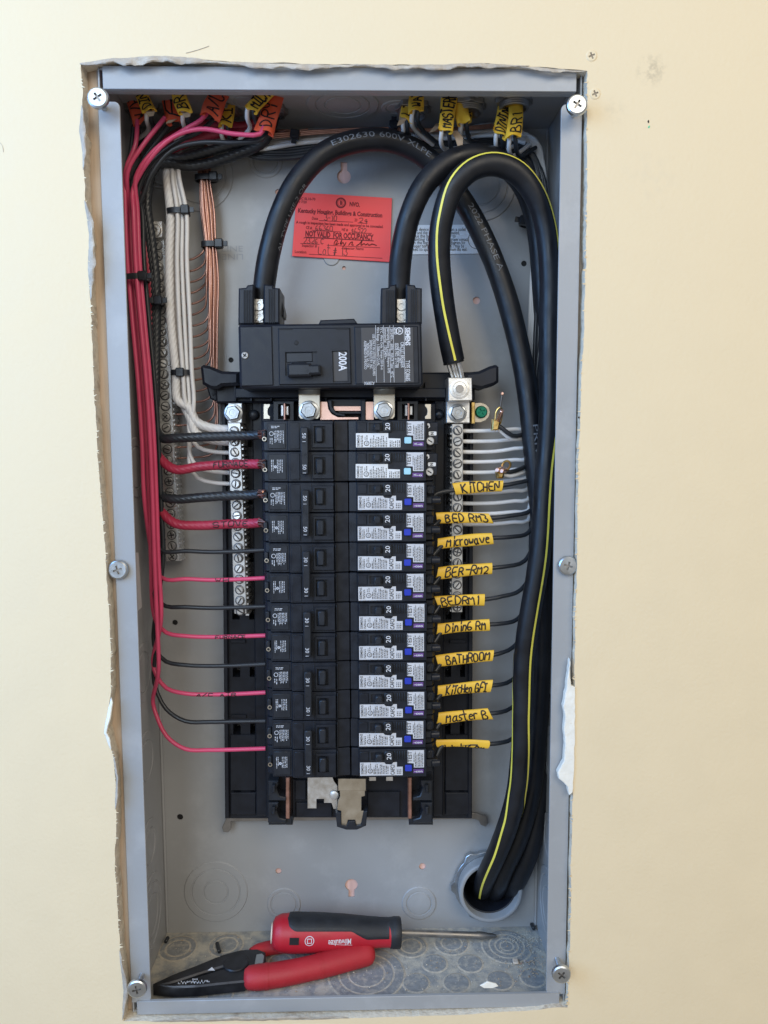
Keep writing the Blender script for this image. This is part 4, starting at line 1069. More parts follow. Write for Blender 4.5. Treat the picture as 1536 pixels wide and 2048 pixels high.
tN, jN, SN = service('thick black neutral cable with a yellow stripe ending in the square lug', [(907, 722, .050), (898, 680, .047), (885, 590, .040), (879, 510, .034), (884, 440, .028), (906, 374, .024), (945, 336, .022), (990, 327, .024), (1035, 345, .028), (1070, 390, .032), (1091, 455, .036), (1099, 540, .038),
     (1101, 660, .038), (1099, 800, .038), (1092, 950, .036), (1081, 1090, .034), (1063, 1210, .034), (1050, 1310, .034), (1045, 1420, .034), (1043, 1500, .036), (1035, 1575, .040), (1018, 1640, .046), (994, 1705, .058), (972, 1755, .080), (964, 1778, .102), (962, 1786, .130)])
def sl(S, u, v, y): return S.S[S.near(at(u, v, y))]
k = [(0.001, 0), (sl(SN, 885, 590, .04), -12), (sl(SN, 884, 440, .028), -20), (sl(SN, 945, 336, .022), -38), (sl(SN, 1035, 345, .028), -44), (sl(SN, 1091, 455, .036), -42), (sl(SN, 1101, 660, .038), -44), (sl(SN, 1099, 800, .038), -36), (sl(SN, 1092, 950, .036), -16),
     (sl(SN, 1063, 1210, .034), -22), (sl(SN, 1045, 1420, .034), -20), (sl(SN, 1035, 1575, .04), -42), (sl(SN, 1018, 1640, .046), -95), (sl(SN, 972, 1755, .08), -130)]
ribbon(SN, k, .0018, 'yellow_stripe', jN, 'stripe')
k = [(sl(SN, 1050, 1310, .034), 115), (sl(SN, 1045, 1420, .034), 80), (sl(SN, 1035, 1575, .04), 58), (sl(SN, 1018, 1640, .046), 40), (sl(SN, 994, 1705, .058), 28), (sl(SN, 972, 1755, .08), 26), (sl(SN, 964, 1778, .102), 26)]
ribbon(SN, k, .0018, 'yellow_stripe', jN, 'stripe')
r = random.Random(8)
pe = at(907, 724, .050); dirn = (at(915, 765, .053) - at(898, 680, .047)).normalized()
for i in range(13):
    a = i * 2.4; rr = .0066 * math.sqrt((i + .5) / 13)
    o = Vector((math.cos(a) * rr, math.sin(a) * rr, 0)); b = MB()
    tube(b, [pe + o - dirn * .004, pe + o + dirn * .006 + Vector((.0007, 0, 0)), pe + o * .85 + dirn * .018 + Vector((.0016, 0, 0))], .0012, 8); b.build('strand', 'aluminium', tN)
b = MB(); tube(b, [pe - dirn * .0003, pe + dirn * .0009], .0089, 28); b.build('cut_end', 'deep_black', tN)

# ------------------------------------------------------------------ branch wires
def wire(name, label, pts, r, m, group=None, lobes=0, cat='wire', amp=.13, pitch=.034, step=None, n=None):
    path = spline(P(pts), step or (.0012 if lobes else .005))
    b = MB(); tube(b, path, r, n or (42 if lobes else 10), lobes=lobes, amp=amp, pitch=pitch)
    if lobes and lobes < 0: pass
    o = b.build(name, m, None, ang=75, label=label, cat=cat, group=group)
    return o, Surf(path, r)
def ink_on(S, text, u, v, y, length, h, seed, parent, w=.0008, ang=0):
    s0 = S.S[S.near(at(u, v, y))]; b = MB(); rr = S.r
    handwrite(b, text, lambda x, yy, l: S(s0 + x, math.radians(ang) - (yy - h / 2) / rr, .00015 + l), length, h, w, seed)
    return b.build('marker_writing', 'ink', parent, smooth=False)
R10, R6, R12 = .00185, .0041, .0018
YT = .047
# thick stranded pairs to the 50 amp breakers
kb = [(300, 300, .060), (275, 360, .062), (272, 420, .060), (292, 500, .062), (308, 580, .066), (312, 680, .068), (312, 780, .066)]
def thickwire(label, vend, m, off, vs, text=None, seed=0):
    v0, v1, v2, v3 = vs
    pts = [(548 + off, 200, .072), (536 + off, 236, .072), (500 + off * 2, 262 + off * 1.5, .073), (430 + off * 3, 268 + off * 3, .072), (360 + off * 2, 290 + off * 3, .070), (300 + off, 330, .066), (280 + off, 400, .064), (288 + off, 470, .066), (300 + off * .8, 560, .068), (304 + off * .6, 680, .070), (304 + off * .5, v0 - 90, .068), (310, v0 - 28, .062), (325, v0 - 4, .056), (352, v1, .051), (400, v2, .048), (460, v3 + 1, YT), (500, v3, YT - .002), (520, vend, YT - .006)]
    o, S = wire('stranded_wire', label, pts, R6, m, lobes=7)
    if text: ink_on(S, text, 430, v2, YT, .030, .0048, seed, o, ang=-8)
    # bared copper strands at the terminal
    rr = random.Random(seed + 50)
    pe_ = at(519, vend, YT - .006)
    for i in range(7):
        a = i * .9; q = Vector((0, math.cos(a), math.sin(a))) * (.0028 if i else 0)
        b = MB(); tube(b, [pe_ + q - Vector((.001, 0, 0)), pe_ + q * .9 + Vector((.0022, -.0022, 0)), pe_ + q * .9 + Vector((.0050 + rr.uniform(-.001, .001), -.0056 + rr.uniform(-.001, .001), rr.uniform(-.0030, .001)))], .0009, 6); b.build('strand', 'copper', o)
    return o
thickwire('thick black stranded wire entering the top left breaker pole', 869, 'black_wire', 14, (880, 876, 874, 871), None, 1)
thickwire('thick red stranded wire marked FURNACE', 928, 'red_wire', 0, (926, 939, 933, 928), 'FURNACE', 2)
thickwire('thick black stranded wire just above the wire marked STOVE', 987, 'black_wire', 8, (996, 998, 995, 990), None, 3)
thickwire('thick red stranded wire marked STOVE', 1045, 'red_wire', -6, (1030, 1047, 1051, 1047), 'STOVE', 4)
# thin pink and black pairs to the 30 amp breakers
def trunk(x, y, src, vleave):
    """run from a sleeve down the left gutter until the wire turns off towards its breaker"""
    pts = list(src)
    for v, cx in ((420, 250), (520, 254), (640, 264), (760, 275), (880, 283), (1000, 288), (1120, 292), (1240, 297), (1340, 300)):
        if v < vleave - 60: pts.append((cx + x, v, y))
    return pts
def turn(vl, vb, vend, xk=0, ub=308):
    return [(ub - 3 + xk, vl - 20, .058), (ub + 4, vl + 6, .055), (ub + 24, (vl + vb) / 2 + 10, .051), (ub + 62, vb - 1, .048), (ub + 110, vb + 1, YT), (470, vb, YT), (531, vend, YT)]
pk = [('pink wire marked WH running to a 30 amp breaker', [(275, 240, .048), (271, 290, .046), (252, 340, .046)], 1, .046, 1140, 1159, 1156, 'WH', 428, .011),
      ('thin pink wire marked FURNACE running to a 30 amp breaker', [(330, 235, .044), (318, 250, .042), (285, 292, .040), (255, 345, .040)], 10, .052, 1238, 1273, 1271, 'FURNACE', 432, .026),
      ('pink wire marked A/C AIR running to a 30 amp breaker', [(418, 220, .040), (402, 240, .038), (365, 262, .038), (310, 300, .038), (272, 355, .040)], 25, .044, 1345, 1388, 1385, 'A/C  AIR', 400, .034),
      ('pink wire from the DRY sleeve to the lowest 30 amp breaker', [(528, 254, .036), (520, 268, .034), (470, 268, .034), (400, 258, .034), (345, 275, .036), (300, 318, .038), (266, 380, .042)], 17, .039, 1425, 1499, 1497, None, 0, 0)]
for i, (lab, src, xo, y, vl, vb, ve, txt, tu, tl) in enumerate(pk):
    o, S = wire('circuit_wire', lab, trunk(xo, y, src, vl) + turn(vl, vb, ve, ub=309), R10, 'pink_wire')
    if txt: ink_on(S, txt, tu, vb, YT, tl, .0030, 40 + i, o, w=.0007, ang=-5)
bk = [('black wire just above the pink wire marked WH', [(268, 250, .056), (262, 300, .056), (254, 350, .056)], 30, .058, 1085, 1103, 1100), ('black wire just above the thin pink wire marked FURNACE', [(345, 240, .054), (320, 275, .054), (280, 330, .054), (262, 380, .054)], 26, .062, 1190, 1215, 1213),
      ('black wire just above the pink wire marked A/C AIR', [(432, 235, .050), (400, 262, .048), (345, 290, .048), (300, 330, .048), (276, 390, .050)], 34, .054, 1295, 1331, 1328), ('black wire from the DRY sleeve to the lowest 30 amp breaker', [(540, 258, .044), (525, 278, .042), (470, 285, .042), (400, 285, .042), (345, 300, .043), (305, 345, .045), (282, 400, .048)], 22, .050, 1372, 1443, 1442)]
for lab, src, xo, y, vl, vb, ve in bk:
    wire('circuit_wire', lab, trunk(xo, y, src, vl) + turn(vl, vb, ve, 2, ub=308), R10, 'black_wire')

# white neutrals to the left neutral bar
wn = [('thick white stranded neutral wire, uppermost in the left neutral bar', -12, 860, R6 * .95, 7, 0, .070), ('thick white stranded neutral wire, second in the left neutral bar', -3, 884, R6 * .95, 7, 1, .080),
      ('thin white neutral wire, uppermost thin one in the left neutral bar', 2, 906, R10, 0, 2, .067), ('thin white neutral wire half hidden behind the FURNACE wire', 11, 946, R10, 0, 3, .070), ('thin white neutral wire, lowest in the left neutral bar', 20, 968, R10, 0, 4, .067)]
for lab, dx, ve, rr, lb, i, wy in wn:
    pts = [(470 - i * 24, 280 + i * 2, .082), (400 - i * 10, 276, .080), (350 + dx * .5, 300, .076), (343 + dx * .7, 345, wy + .002), (353 + dx, 425, wy), (352 + dx * 1.1, 520, wy), (356 + dx * 1.2, 640, wy), (364 + dx, 745, wy), (368 + dx, 800, wy)]
    tu = 384 + i * 1.0
    if i < 2: pts += [(378 + i * 4, ve - 45, .070), (392, ve - 18, .069), (420, ve - 5, .068), (474, ve, .068)]
    else: pts += [(374 + i * 1.5, ve - 80, .070), (380, ve - 36, .069), (396, ve - 12, .068), (425, ve - 3, .068), (474, ve, .068)]
    wire('neutral_wire', lab, pts, rr, 'white_wire', lobes=lb, amp=.14, pitch=.040)

# bare copper grounds
gv = [518, 541, 563, 585, 607, 629, 651, 673, 695, 717, 738, 760, 782, 804, 826, 848, 870, 892, 914]
r = random.Random(5)
for i, v in enumerate(gv):
    n_ = len(gv); f = i / (n_ - 1)
    dx = -13 + 27 * f + r.uniform(-2, 2); y = .086 + r.uniform(-.003, .004)
    pts = [(640 - 8 * i, 262 + r.uniform(-6, 6), .078 + r.uniform(-.002, .004)), (520, 268 + r.uniform(-6, 6), .080), (430 + dx * .5, 280, .082), (408 + dx, 325, y), (409 + dx * .75, 357, y)]
    for vv, cx, sp in ((420, 414, 1), (490, 420, .8), (560, 421, 1.1), (640, 420, 1.05), (720, 420, 1), (790, 423, .8), (860, 425, .7)):
        if vv < v - 24: pts.append((cx + dx * sp, vv, y))
    xl = pts[-1][0]
    pts += [(xl - 4, v - 14, .087), (xl - 18, v - 3, .088), (382, v + 1, .088), (348, v + 2, .088), (330 + .05 * (v - 500), v, .088)]
    wire('ground_wire', 'bare copper ground wire curving from the tied bundle into the ground bar', pts, .00095, 'copper', 'bare copper ground wires', step=.004, n=8)

# ------------------------------------------------------------------ run along the top of the box, and down the right gutter
tags = [('KiTCHEN', (908, 978), (1005, 972), 24, 'KITCHEN', 0), ('BED RM3', (873, 1036), (982, 1037), 22, 'BED RM3', 0), ('Microwave', (875, 1088), (985, 1077), 24, 'MICROWAVE', 0), ('BER-RM2', (874, 1147), (984, 1137), 25, 'BER-RM2', 0), ('BEDRM1', (873, 1204), (969, 1200), 24, 'BEDRM1', 0),
        ('Dinin6 RM', (874, 1259), (979, 1250), 24, 'DINING RM', 0), ('BATHROOM', (874, 1322), (986, 1311), 25, 'BATHROOM', 0), ('KiTcHen GFI', (875, 1383), (983, 1372), 25, 'KITCHEN GFI', 0), ('Master B', (875, 1437), (981, 1428), 25, 'MASTER B', 0), ('LiviN6 RM', (875, 1487), (976, 1489), 17, 'hidden', 1)]
wend = [(1062, 958), (1058, 1024), (1053, 1069), (1045, 1126), (1037, 1184), (1031, 1242), (1024, 1297), (1020, 1364), (1020, 1419), (1021, 1481)]
YG = .049
for i, (txt, a, c, hp, nm, rot) in enumerate(tags):
    e = wend[i]; rk = random.Random(60 + i)
    row = 840 + 59.7 * (i + 2.5)
    gx = 1070 + rk.uniform(-6, 6); gy = .070 + rk.uniform(-.004, .004)
    pts = [(862, row + 7, .042), (874, (row + a[1]) / 2 + 3, .045), (a[0] + 12, a[1] + 1, YG), ((a[0] + c[0]) / 2, (a[1] + c[1]) / 2, YG), (c[0], c[1] - 1, YG), ((c[0] + e[0]) / 2, (c[1] + e[1]) / 2 + 1, .052), (e[0] + 4, e[1] - 4, .060)]
    v = e[1] - 60
    while v > 420:
        pts.append((gx + 3 * math.sin(v * .01 + i) + (8 if v < 700 else 0) + (1000 - v) * .008, v, gy + .006)); v -= 130
    pts += [(1078 + rk.uniform(-6, 8), 350, .080), (1050 + rk.uniform(-8, 8), 300, .078), (960 + rk.uniform(-60, 40), 285 + rk.uniform(-10, 8), .074)]
    lab = 'black wire inside the yellow sleeve marked %s' % nm if not rot else 'black wire inside the yellow sleeve whose writing is turned underneath'
    wire('circuit_wire', lab, pts, .0019, 'black_wire')
nv = [(861, 857), (882, 876), (903, 893), (923, 918), (944, 936), (965, 955), (985, 979), (1006, 1000), (1027, 1022), (1048, 1042)]
for i, (v, e) in enumerate(nv):
    rk = random.Random(90 + i); gx = 1064 + rk.uniform(-8, 10)
    pts = [(910, v, .067), (940, v + 1, .067), (990, v + 0, .066), (1030, (v + e) / 2 - 1, .066), (1055, e, .068)]
    vv = e - 50
    while vv > 430: pts.append((gx + (900 - vv) * .018 + 3 * math.sin(vv * .013 + i * 2), vv, .084)); vv -= 110
    pts += [(1086 + rk.uniform(-6, 4), 350, .086), (1066 + rk.uniform(-8, 8), 285 + rk.uniform(-10, 10), .086), (1000, 262 + rk.uniform(-12, 10), .084), (900, 264 + rk.uniform(-8, 8), .082)]
    wire('neutral_wire', 'pale neutral wire clamped in the neutral bar beside the yellow sleeves', pts, .0018, 'white_wire', 'pale neutral wires beside the yellow sleeves')
r = random.Random(77)
for i in range(6):
    y = .080 + r.uniform(-.004, .006); dv = r.uniform(-7, 7)
    wire('neutral_wire', 'white wire running along the top of the box behind the big cables', [(440 + i * 14, 300 + r.uniform(-6, 6), y), (520, 292 + dv, y), (600, 280 + dv, y), (700, 272 + dv, y), (800, 270 + dv, y), (900, 268 + dv * 1.3, y), (1000, 262 + dv * 1.5, y), (1050, 280 + dv, y)], .0018, 'white_wire', 'white wires along the top')
for i in range(8):
    y = .084 + r.uniform(-.006, .006); dv = r.uniform(-6, 6)
    wire('circuit_wire', 'black wire running along the top of the box behind the big cables', [(430 + i * 9, 290 + dv, y), (500, 305 + dv * 1.6, y), (580, 308 + dv * 2, y), (680, 292 + dv * 1.5, y), (780, 286 + dv, y), (900, 290 + dv, y), (1000, 290 + dv, y), (1060, 330 + dv, y), (1088 + dv * .4, 420, .086)], .0019, 'black_wire', 'black wires along the top')
for i in range(3):
    wire('ground_wire', 'bare copper wire running along the top towards the far connectors', [(545, 268 + i * 4, .074), (640, 261 + i * 3, .074), (760, 256 + i * 3, .074), (880, 258 + i * 2, .074), (1000, 248 + i * 3, .078)], .00095, 'copper', 'copper wires along the top', n=8)

# ------------------------------------------------------------------ sleeves of cable jacket
def sleeve(name, label, p0, p1, w, m, text, seed, th=.42, a_max=150, bend=.0, group=None, wtext=None, rot=0.0, slant=.5, hscale=.66, hw=.00115, crumple=0.0):
    p0 = Vector(p0); p1 = Vector(p1); d = p1 - p0; L_ = d.length; T = d.normalized()
    n0 = NF - T * NF.dot(T); n0.normalize(); bb = n0.cross(T)          # across, upward for a sleeve running right
    r = random.Random(seed); rw = w / 2; rd = rw * th
    ph = r.uniform(0, 6); s0 = r.uniform(-slant, slant); s1 = r.uniform(-slant, slant)
    def pt(t, a, off=0.0):
        # t along 0..1, a = angle, 0 = middle of the front
        tt = t
        x = tt * L_ + (s0 * (1 - t) + s1 * t) * rw * math.sin(a)
        k = 1 + .06 * math.sin(5 * t + ph)
        sag = bend * math.sin(math.pi * t)
        aa = a + rot; cr = crumple * rw * (.16 * math.sin(7 * t + 2 * a + ph) + .12 * math.sin(13 * t - 3 * a + 2 * ph)) + crumple * rw * .35 * max(0, .25 - t) / .25 * math.sin(2.5 * a + ph)
        return p0 + T * x + bb * ((rw * k + off) * math.sin(aa) + sag) + n0 * ((rd + off) * math.cos(aa) + cr + .0006 * math.sin(3 * t + ph))
    na, nt = 18, 12; am = math.radians(a_max); mb = MB(); vs = []
    for off in (0, -.0007):
        for i in range(nt + 1):
            for k in range(na + 1): vs.append(pt(i / nt, -am + 2 * am * k / na, off))
    N1 = (nt + 1) * (na + 1); fs = []
    I = lambda i, k, s: s * N1 + i * (na + 1) + k
    for i in range(nt):
        for k in range(na):
            fs.append((I(i, k, 0), I(i, k + 1, 0), I(i + 1, k + 1, 0), I(i + 1, k, 0))); fs.append((I(i, k, 1), I(i + 1, k, 1), I(i + 1, k + 1, 1), I(i, k + 1, 1)))
    for k in range(na): fs.append((I(0, k, 0), I(0, k, 1), I(0, k + 1, 1), I(0, k + 1, 0))); fs.append((I(nt, k, 0), I(nt, k + 1, 0), I(nt, k + 1, 1), I(nt, k, 1)))
    for i in range(nt): fs.append((I(i, 0, 0), I(i + 1, 0, 0), I(i + 1, 0, 1), I(i, 0, 1))); fs.append((I(i, na, 0), I(i, na, 1), I(i + 1, na, 1), I(i + 1, na, 0)))
    mb.add(vs, fs); o = mb.build(name, m, None, ang=50, label=label, cat='cable sleeve', group=group)
    if text:
        t0, t1 = wtext or (.12, .88); h = w * hscale; b = MB(); wd = (t1 - t0) * L_
        def fm(x, y, l):
            q = max(-.97, min(.97, (y - h / 2) / rw)); return pt(t0 + x / L_, math.asin(q), .0003 + l)
        handwrite(b, text, fm, wd, h, hw, seed)
        b.build('marker_writing', 'ink', o, smooth=False)
    return o
for i, (txt, a, c, hp, nm, rot) in enumerate(tags):
    lab = 'yellow cable sleeve handwritten %s' % nm if not rot else 'yellow cable sleeve rolled so its writing faces down'
    sleeve('cable_sleeve', lab, at(a[0], a[1], YG - .001), at(c[0], c[1], YG - .001), hp / 2385, 'yellow_jacket', txt, 200 + i, wtext=(.16, .92) if nm != 'BEDRM1' else (.10, .86), rot=0 if not rot else -1.15, slant=.45, bend=.0006)

top_sl = [('W/H', (262, 172), (284, 248), 36, 'orange_jacket', 'orange cable sleeve in the corner beside the DIN sleeve', .052),
          ('DIN', (276, 170), (299, 224), 27, 'yellow_jacket', 'yellow cable sleeve handwritten DIN', .040),
          ('R', (336, 168), (350, 244), 36, 'orange_jacket', 'orange cable sleeve handwritten with a single letter', .050),
          ('BR1', (352, 168), (371, 226), 28, 'yellow_jacket', 'yellow cable sleeve handwritten BR1 beside a single letter orange sleeve', .036),
          ('KIT', (462, 172), (450, 254), 27, 'yellow_jacket', 'yellow cable sleeve tucked behind the A/C sleeve', .056),
          ('A/C', (450, 168), (419, 236), 40, 'orange_jacket', 'orange cable sleeve handwritten A/C', .040),
          ('DRY', (552, 172), (527, 266), 38, 'orange_jacket', 'orange cable sleeve handwritten DRY', .040),
          ('MICR', (548, 168), (502, 220), 28, 'yellow_jacket', 'yellow cable sleeve beside the DRY sleeve', .034),
          ('LIV', (820, 168), (811, 242), 26, 'yellow_jacket', 'narrow yellow cable sleeve beside the WAT sleeve', .050),
          ('WAT', (838, 168), (832, 224), 29, 'yellow_jacket', 'short yellow cable sleeve handwritten WAT', .040),
          ('GFI', (938, 190), (931, 242), 26, 'yellow_jacket', 'short yellow cable sleeve half hidden beside the MASTERB sleeve', .060),
          (None, (914, 168), (928, 246), 30, 'yellow_jacket', 'plain yellow cable sleeve touching the MASTERB sleeve', .044),
          ('MASTERB', (901, 168), (891, 262), 31, 'yellow_jacket', 'long yellow cable sleeve handwritten MASTERB', .038),
          ('DININ6', (1018, 196), (999, 270), 32, 'yellow_jacket', 'yellow cable sleeve handwritten DINING under the threaded connector', .044),
          ('BR1', (1032, 200), (1026, 276), 30, 'yellow_jacket', 'yellow cable sleeve handwritten BR1 under the threaded connector', .038)]
r = random.Random(12)
for i, (txt, a, c, wp, m, lab, y) in enumerate(top_sl):
    p0 = at(a[0], a[1], y + .006); p1 = at(c[0], c[1], y - .004)
    # writing runs up the sleeve: build it from the lower end to the upper
    sleeve('cable_sleeve', lab, p1, p0, wp / 2440, m, txt, 300 + i, th=.34, wtext=(.10, .62) if txt and len(txt) < 5 else (.06, .74), slant=.35, bend=r.uniform(-.001, .001), hscale=.66, hw=.0012, crumple=.5)
    # conductors leaving the sleeve: one black, one white
    if m == 'yellow_jacket':
        for k, (mm, dx) in enumerate((('white_wire', -6), ('black_wire', 5))):
            tgt = 40 if c[0] > 700 else -30
            nm = 'white' if k == 0 else 'black'
            wire('circuit_wire', '%s conductor leaving a yellow sleeve at the top of the box' % nm, [(c[0] + dx * .8 + (a[0] - c[0]) * .3, c[1] + (a[1] - c[1]) * .3, y + .0015), (c[0] + dx, c[1] - 6, y - .0015), (c[0] + dx * 1.1 + r.uniform(-3, 3), c[1] + 16, y + .004), (c[0] + dx + (8 if k else 4), c[1] + 36, y + .020), (c[0] + dx + tgt, 288 + r.uniform(-4, 10), .078)], .0018, mm, '%s conductors leaving yellow sleeves' % nm)
for i, (u, v, u2, v2, y) in enumerate(((908, 262, 922, 294, .046), (878, 246, 864, 264, .060), (806, 232, 800, 250, .046), (296, 220, 303, 232, .038), (368, 222, 376, 234, .036), (1000, 268, 992, 258, .046), (348, 238, 338, 246, .046))):
    a_ = at(u, v, y); c_ = at(u2, v2, y - .004); x = Vector((.0028, .0008, .0008)); b = MB(); m_ = (a_ + c_) / 2 + Vector((.001, -.002, 0))
    vs = [a_ - x, a_ + x, m_ - x * 1.1, m_ + x * 1.2, c_ - x * .9, c_ + x * .5]; b.add(vs + [p + Vector((0, .0004, 0)) for p in vs], [(0, 1, 3, 2), (2, 3, 5, 4), (6, 8, 9, 7), (8, 10, 11, 9)])
    b.build('kraft_paper', 'kraft_paper', None, label='torn scrap of brown paper filler hanging from a cable sleeve', cat='paper scrap', group='paper filler scraps at the sleeves')

# threaded cable connectors under the top panel
ZC = ZO - TH
def connector(u, y, label, r_=.0125, tl=.0085):
    p = at(u, 190, y); c = Vector((p.x, y, ZC)); t = thing('cable_connector', c - Vector((0, 0, .016)), label, 'connector', 'cable connectors through the top panel')
    b = MB(); n = 40; ring = [(c.x + (r_ * (1.22 if k % 5 < 2 else 1.08)) * math.cos(2 * math.pi * k / n), c.y + (r_ * (1.22 if k % 5 < 2 else 1.08)) * math.sin(2 * math.pi * k / n)) for k in range(n)]
    plate(b, ring, ZC - .0042, ZC - .0002, lambda x, yy, h: Vector((x, yy, h)), .0004); b.build('locknut', 'dull_steel', t)
    prof = [(r_ * .80, -tl), (r_ * .92, -tl)]
    for k in range(4): prof += [(r_ * .98, -tl + .0007 + k * tl * .2), (r_ * .90, -tl + .0015 + k * tl * .2)]
    b = MB(); lathe(b, c, (0, 0, 1), prof, 28, cap0=False, cap1=False); lathe(b, c, (0, 0, 1), [(r_ * .80, -tl), (r_ * .78, -.002)], 28, cap0=False); b.build('threaded_throat', 'dull_steel', t, ang=25)
connector(1028, .044, 'steel threaded connector holding the DINING and BR1 sleeves')
connector(936, .052, 'steel threaded connector holding the MASTERB sleeve')
connector(826, .058, 'steel threaded connector holding the WAT sleeve')
connector(544, .064, 'steel threaded connector holding the DRY sleeve', .011, .005)
connector(452, .066, 'steel threaded connector holding the A/C sleeve', .011, .005)
connector(345, .066, 'steel threaded connector holding the single letter orange sleeve', .011, .005)
connector(270, .066, 'steel threaded connector holding the DIN sleeve', .011, .005)

# cable ties
def tie(u, v, y, hw, ang, label, hd=.006, head=1, hv=0, w=.0046, tail=None):
    p = at(u, v, y); sc = .579 / (.579 + y); hw = hw / (FPX / (y + .579))
    a = math.radians(ang); A = Vector((math.cos(a), 0, math.sin(a))); T = Vector((-math.sin(a), 0, math.cos(a)))      # A across the bundle, T along it
    t = thing('cable_tie', p - Vector((0, 0, .003)), label, 'cable tie', 'black cable ties on the wire bundles')
    n = 28; vs = []; fs = []
    for k in range(n):
        q = 2 * math.pi * k / n; cx = math.copysign(abs(math.cos(q)) ** .7, math.cos(q)); sy = math.copysign(abs(math.sin(q)) ** .7, math.sin(q))
        for (o, l) in ((0, -w / 2), (.0011, -w / 2), (.0011, w / 2), (0, w / 2)):
            vs.append(p + A * ((hw + o) * cx) + NF * ((hd + o) * sy) + T * l)
    for k in range(n):
        for j in range(4): fs.append((k * 4 + j, k * 4 + (j + 1) % 4, ((k + 1) % n) * 4 + (j + 1) % 4, ((k + 1) % n) * 4 + j))
    b = MB(); b.add(vs, fs); b.build('strap', 'satin_black', t, ang=50)
    Mt = Matrix.Translation(p + A * (head * (hw * .86)) + NF * (hd * .75) + T * hv) @ Matrix((A, NF, T)).transposed().to_4x4()
    b = MB(); cbox(b, -.0036, .0036, -.0018, .0040, -.0038, .0038, .0008, T=Mt); lh_ = b.build('lock_head', 'satin_black', t)
    Mt2 = Mt @ Matrix.Translation((head * .0052, .001, 0))
    b = MB(); cbox(b, -.0022, .0022, -.0006, .0006, -.0022, .0022, .0002, T=Mt2); b.build('cut_tail', 'satin_black', lh_)
tie(592, 272, .078, 4, 80, 'cable tie on the horizontal bundle between the DRY sleeve and the big cable', .008, -1)
tie(412, 357, .086, 19, 0, 'cable tie on the copper bundle, just below the top bundle', .005)
tie(424, 490, .086, 18, 0, 'cable tie on the copper bundle beside the stamped lettering', .005)
tie(357, 425, .072, 19, 2, 'cable tie on the white bundle above the ground bar screws', .007)
tie(364, 746, .072, 18, 0, 'cable tie on the white bundle below its middle', .007, 0)
tie(272, 558, .048, 22, 3, 'cable tie around the pink wires in the gutter', .010)
tie(304, 605, .066, 20, 2, 'cable tie around the thick red and black stranded wires', .009)
tie(786, 262, .080, 4, 85, 'cable tie on the top bundle beside the WAT sleeve', .008)
tie(1056, 447, .086, 14, -10, 'cable tie on the wires behind the big cables', .006, -1)

# ------------------------------------------------------------------ red inspection card
card = thing('inspection_card', at(682, 519, .0985), 'bright red inspection card lettered NOT VALID FOR OCCUPANCY', 'card')
YC = .0984
b = MB(); ppx(b, [(593, 384.5), (784, 396), (780, 524), (584, 512)], YC, YC + .0006, .0001); b.build('card_stock', 'card_red', card, smooth=False)
b = MB()
def cz(x, y): return at(570 + x * .1497, 380 + y * .1497, YC - .0001)
for s, x0, y0, x1, y1, h, bd in (('DOC EL10-70', 150, 128, 405, 140, .0021, .01), ('rev 7/20', 150, 168, 288, 180, .0021, .01), ('NVO.', 862, 215, 1000, 226, .0036, .03), ('Kentucky Housing, Buildings & Construction', 175, 300, 1298, 366, .0037, .03), ('Date', 360, 394, 440, 400, .0024, .01),
                                ('20', 928, 418, 965, 421, .0024, .01), ('A rough in inspection has been made and approved to be concealed.', 148, 446, 1312, 508, .0023, .02), ('CE #', 280, 518, 360, 524, .0024, .01), ('HE #', 760, 546, 840, 552, .0024, .01),
                                ('NOT VALID  FOR OCCUPANCY', 272, 616, 1180, 668, .0046, .035), ('Inspector #', 228, 758, 425, 768, .0024, .01), ('Inspector Name', 768, 792, 1050, 804, .0024, .01), ('Location', 132, 840, 285, 848, .0025, .01)):
    fit_text(b, s, cz(x0, y0), cz(x1, y1), h, bold=bd)
for x0, y0, x1, y1 in ((272, 630, 1186, 680), (455, 408, 910, 430), (970, 440, 1100, 446), (360, 538, 745, 560), (850, 572, 1160, 580), (205, 716, 460, 726), (560, 738, 1270, 772), (320, 858, 1300, 912)):
    a_ = cz(x0, y0); c_ = cz(x1, y1); d = UPV * (.00022 if y0 != 630 else .0004); n_ = NF * .0001; b.add([a_ - d + n_, c_ - d + n_, c_ + d + n_, a_ + d + n_], [(0, 1, 2, 3)])
cc_ = cz(747, 172)
lathe(b, cc_, NF, [(.0046, .0001), (.0034, .0001)], 28, cap0=False, cap1=False); lathe(b, cc_, NF, [(.0030, .0001), (.0027, .0001)], 24, cap0=False, cap1=False)
cbox(b, cc_.x - .0006, cc_.x + .0006, cc_.y - .0002, cc_.y, cc_.z - .0018, cc_.z + .0020); cbox(b, cc_.x + .0009, cc_.x + .0013, cc_.y - .0002, cc_.y, cc_.z - .0018, cc_.z + .0014)
b.build('printed_text', 'ink_red', card, smooth=False)
b = MB()
for s, x0, y0, x1, y1, h, sd in (('3-10', 525, 408, 690, 416, .0055, 1), ('24', 985, 440, 1105, 446, .0052, 2), ('66360', 408, 540, 635, 548, .0050, 3), ('46522', 885, 570, 1085, 578, .0050, 4), ('2326 C', 245, 714, 515, 724, .0056, 5), ('Lot # 13', 440, 860, 830, 880, .0078, 6)):
    handwrite(b, s, flatmap(cz(x0, y0), cz(x1, y1)), (cz(x1, y1) - cz(x0, y0)).length, h * .86, .00042, sd)
sig = [[(655, 735), (660, 700), (690, 668), (700, 690), (675, 730), (720, 715)], [(735, 720), (760, 665), (745, 735), (775, 700), (790, 745), (770, 755)], [(800, 735), (815, 700)], [(850, 740), (880, 700), (905, 695), (890, 735), (920, 735)], [(955, 745), (1000, 715), (1030, 672), (1015, 740), (1060, 715), (1075, 738), (1105, 715), (1120, 742), (1160, 722), (1225, 742)]]
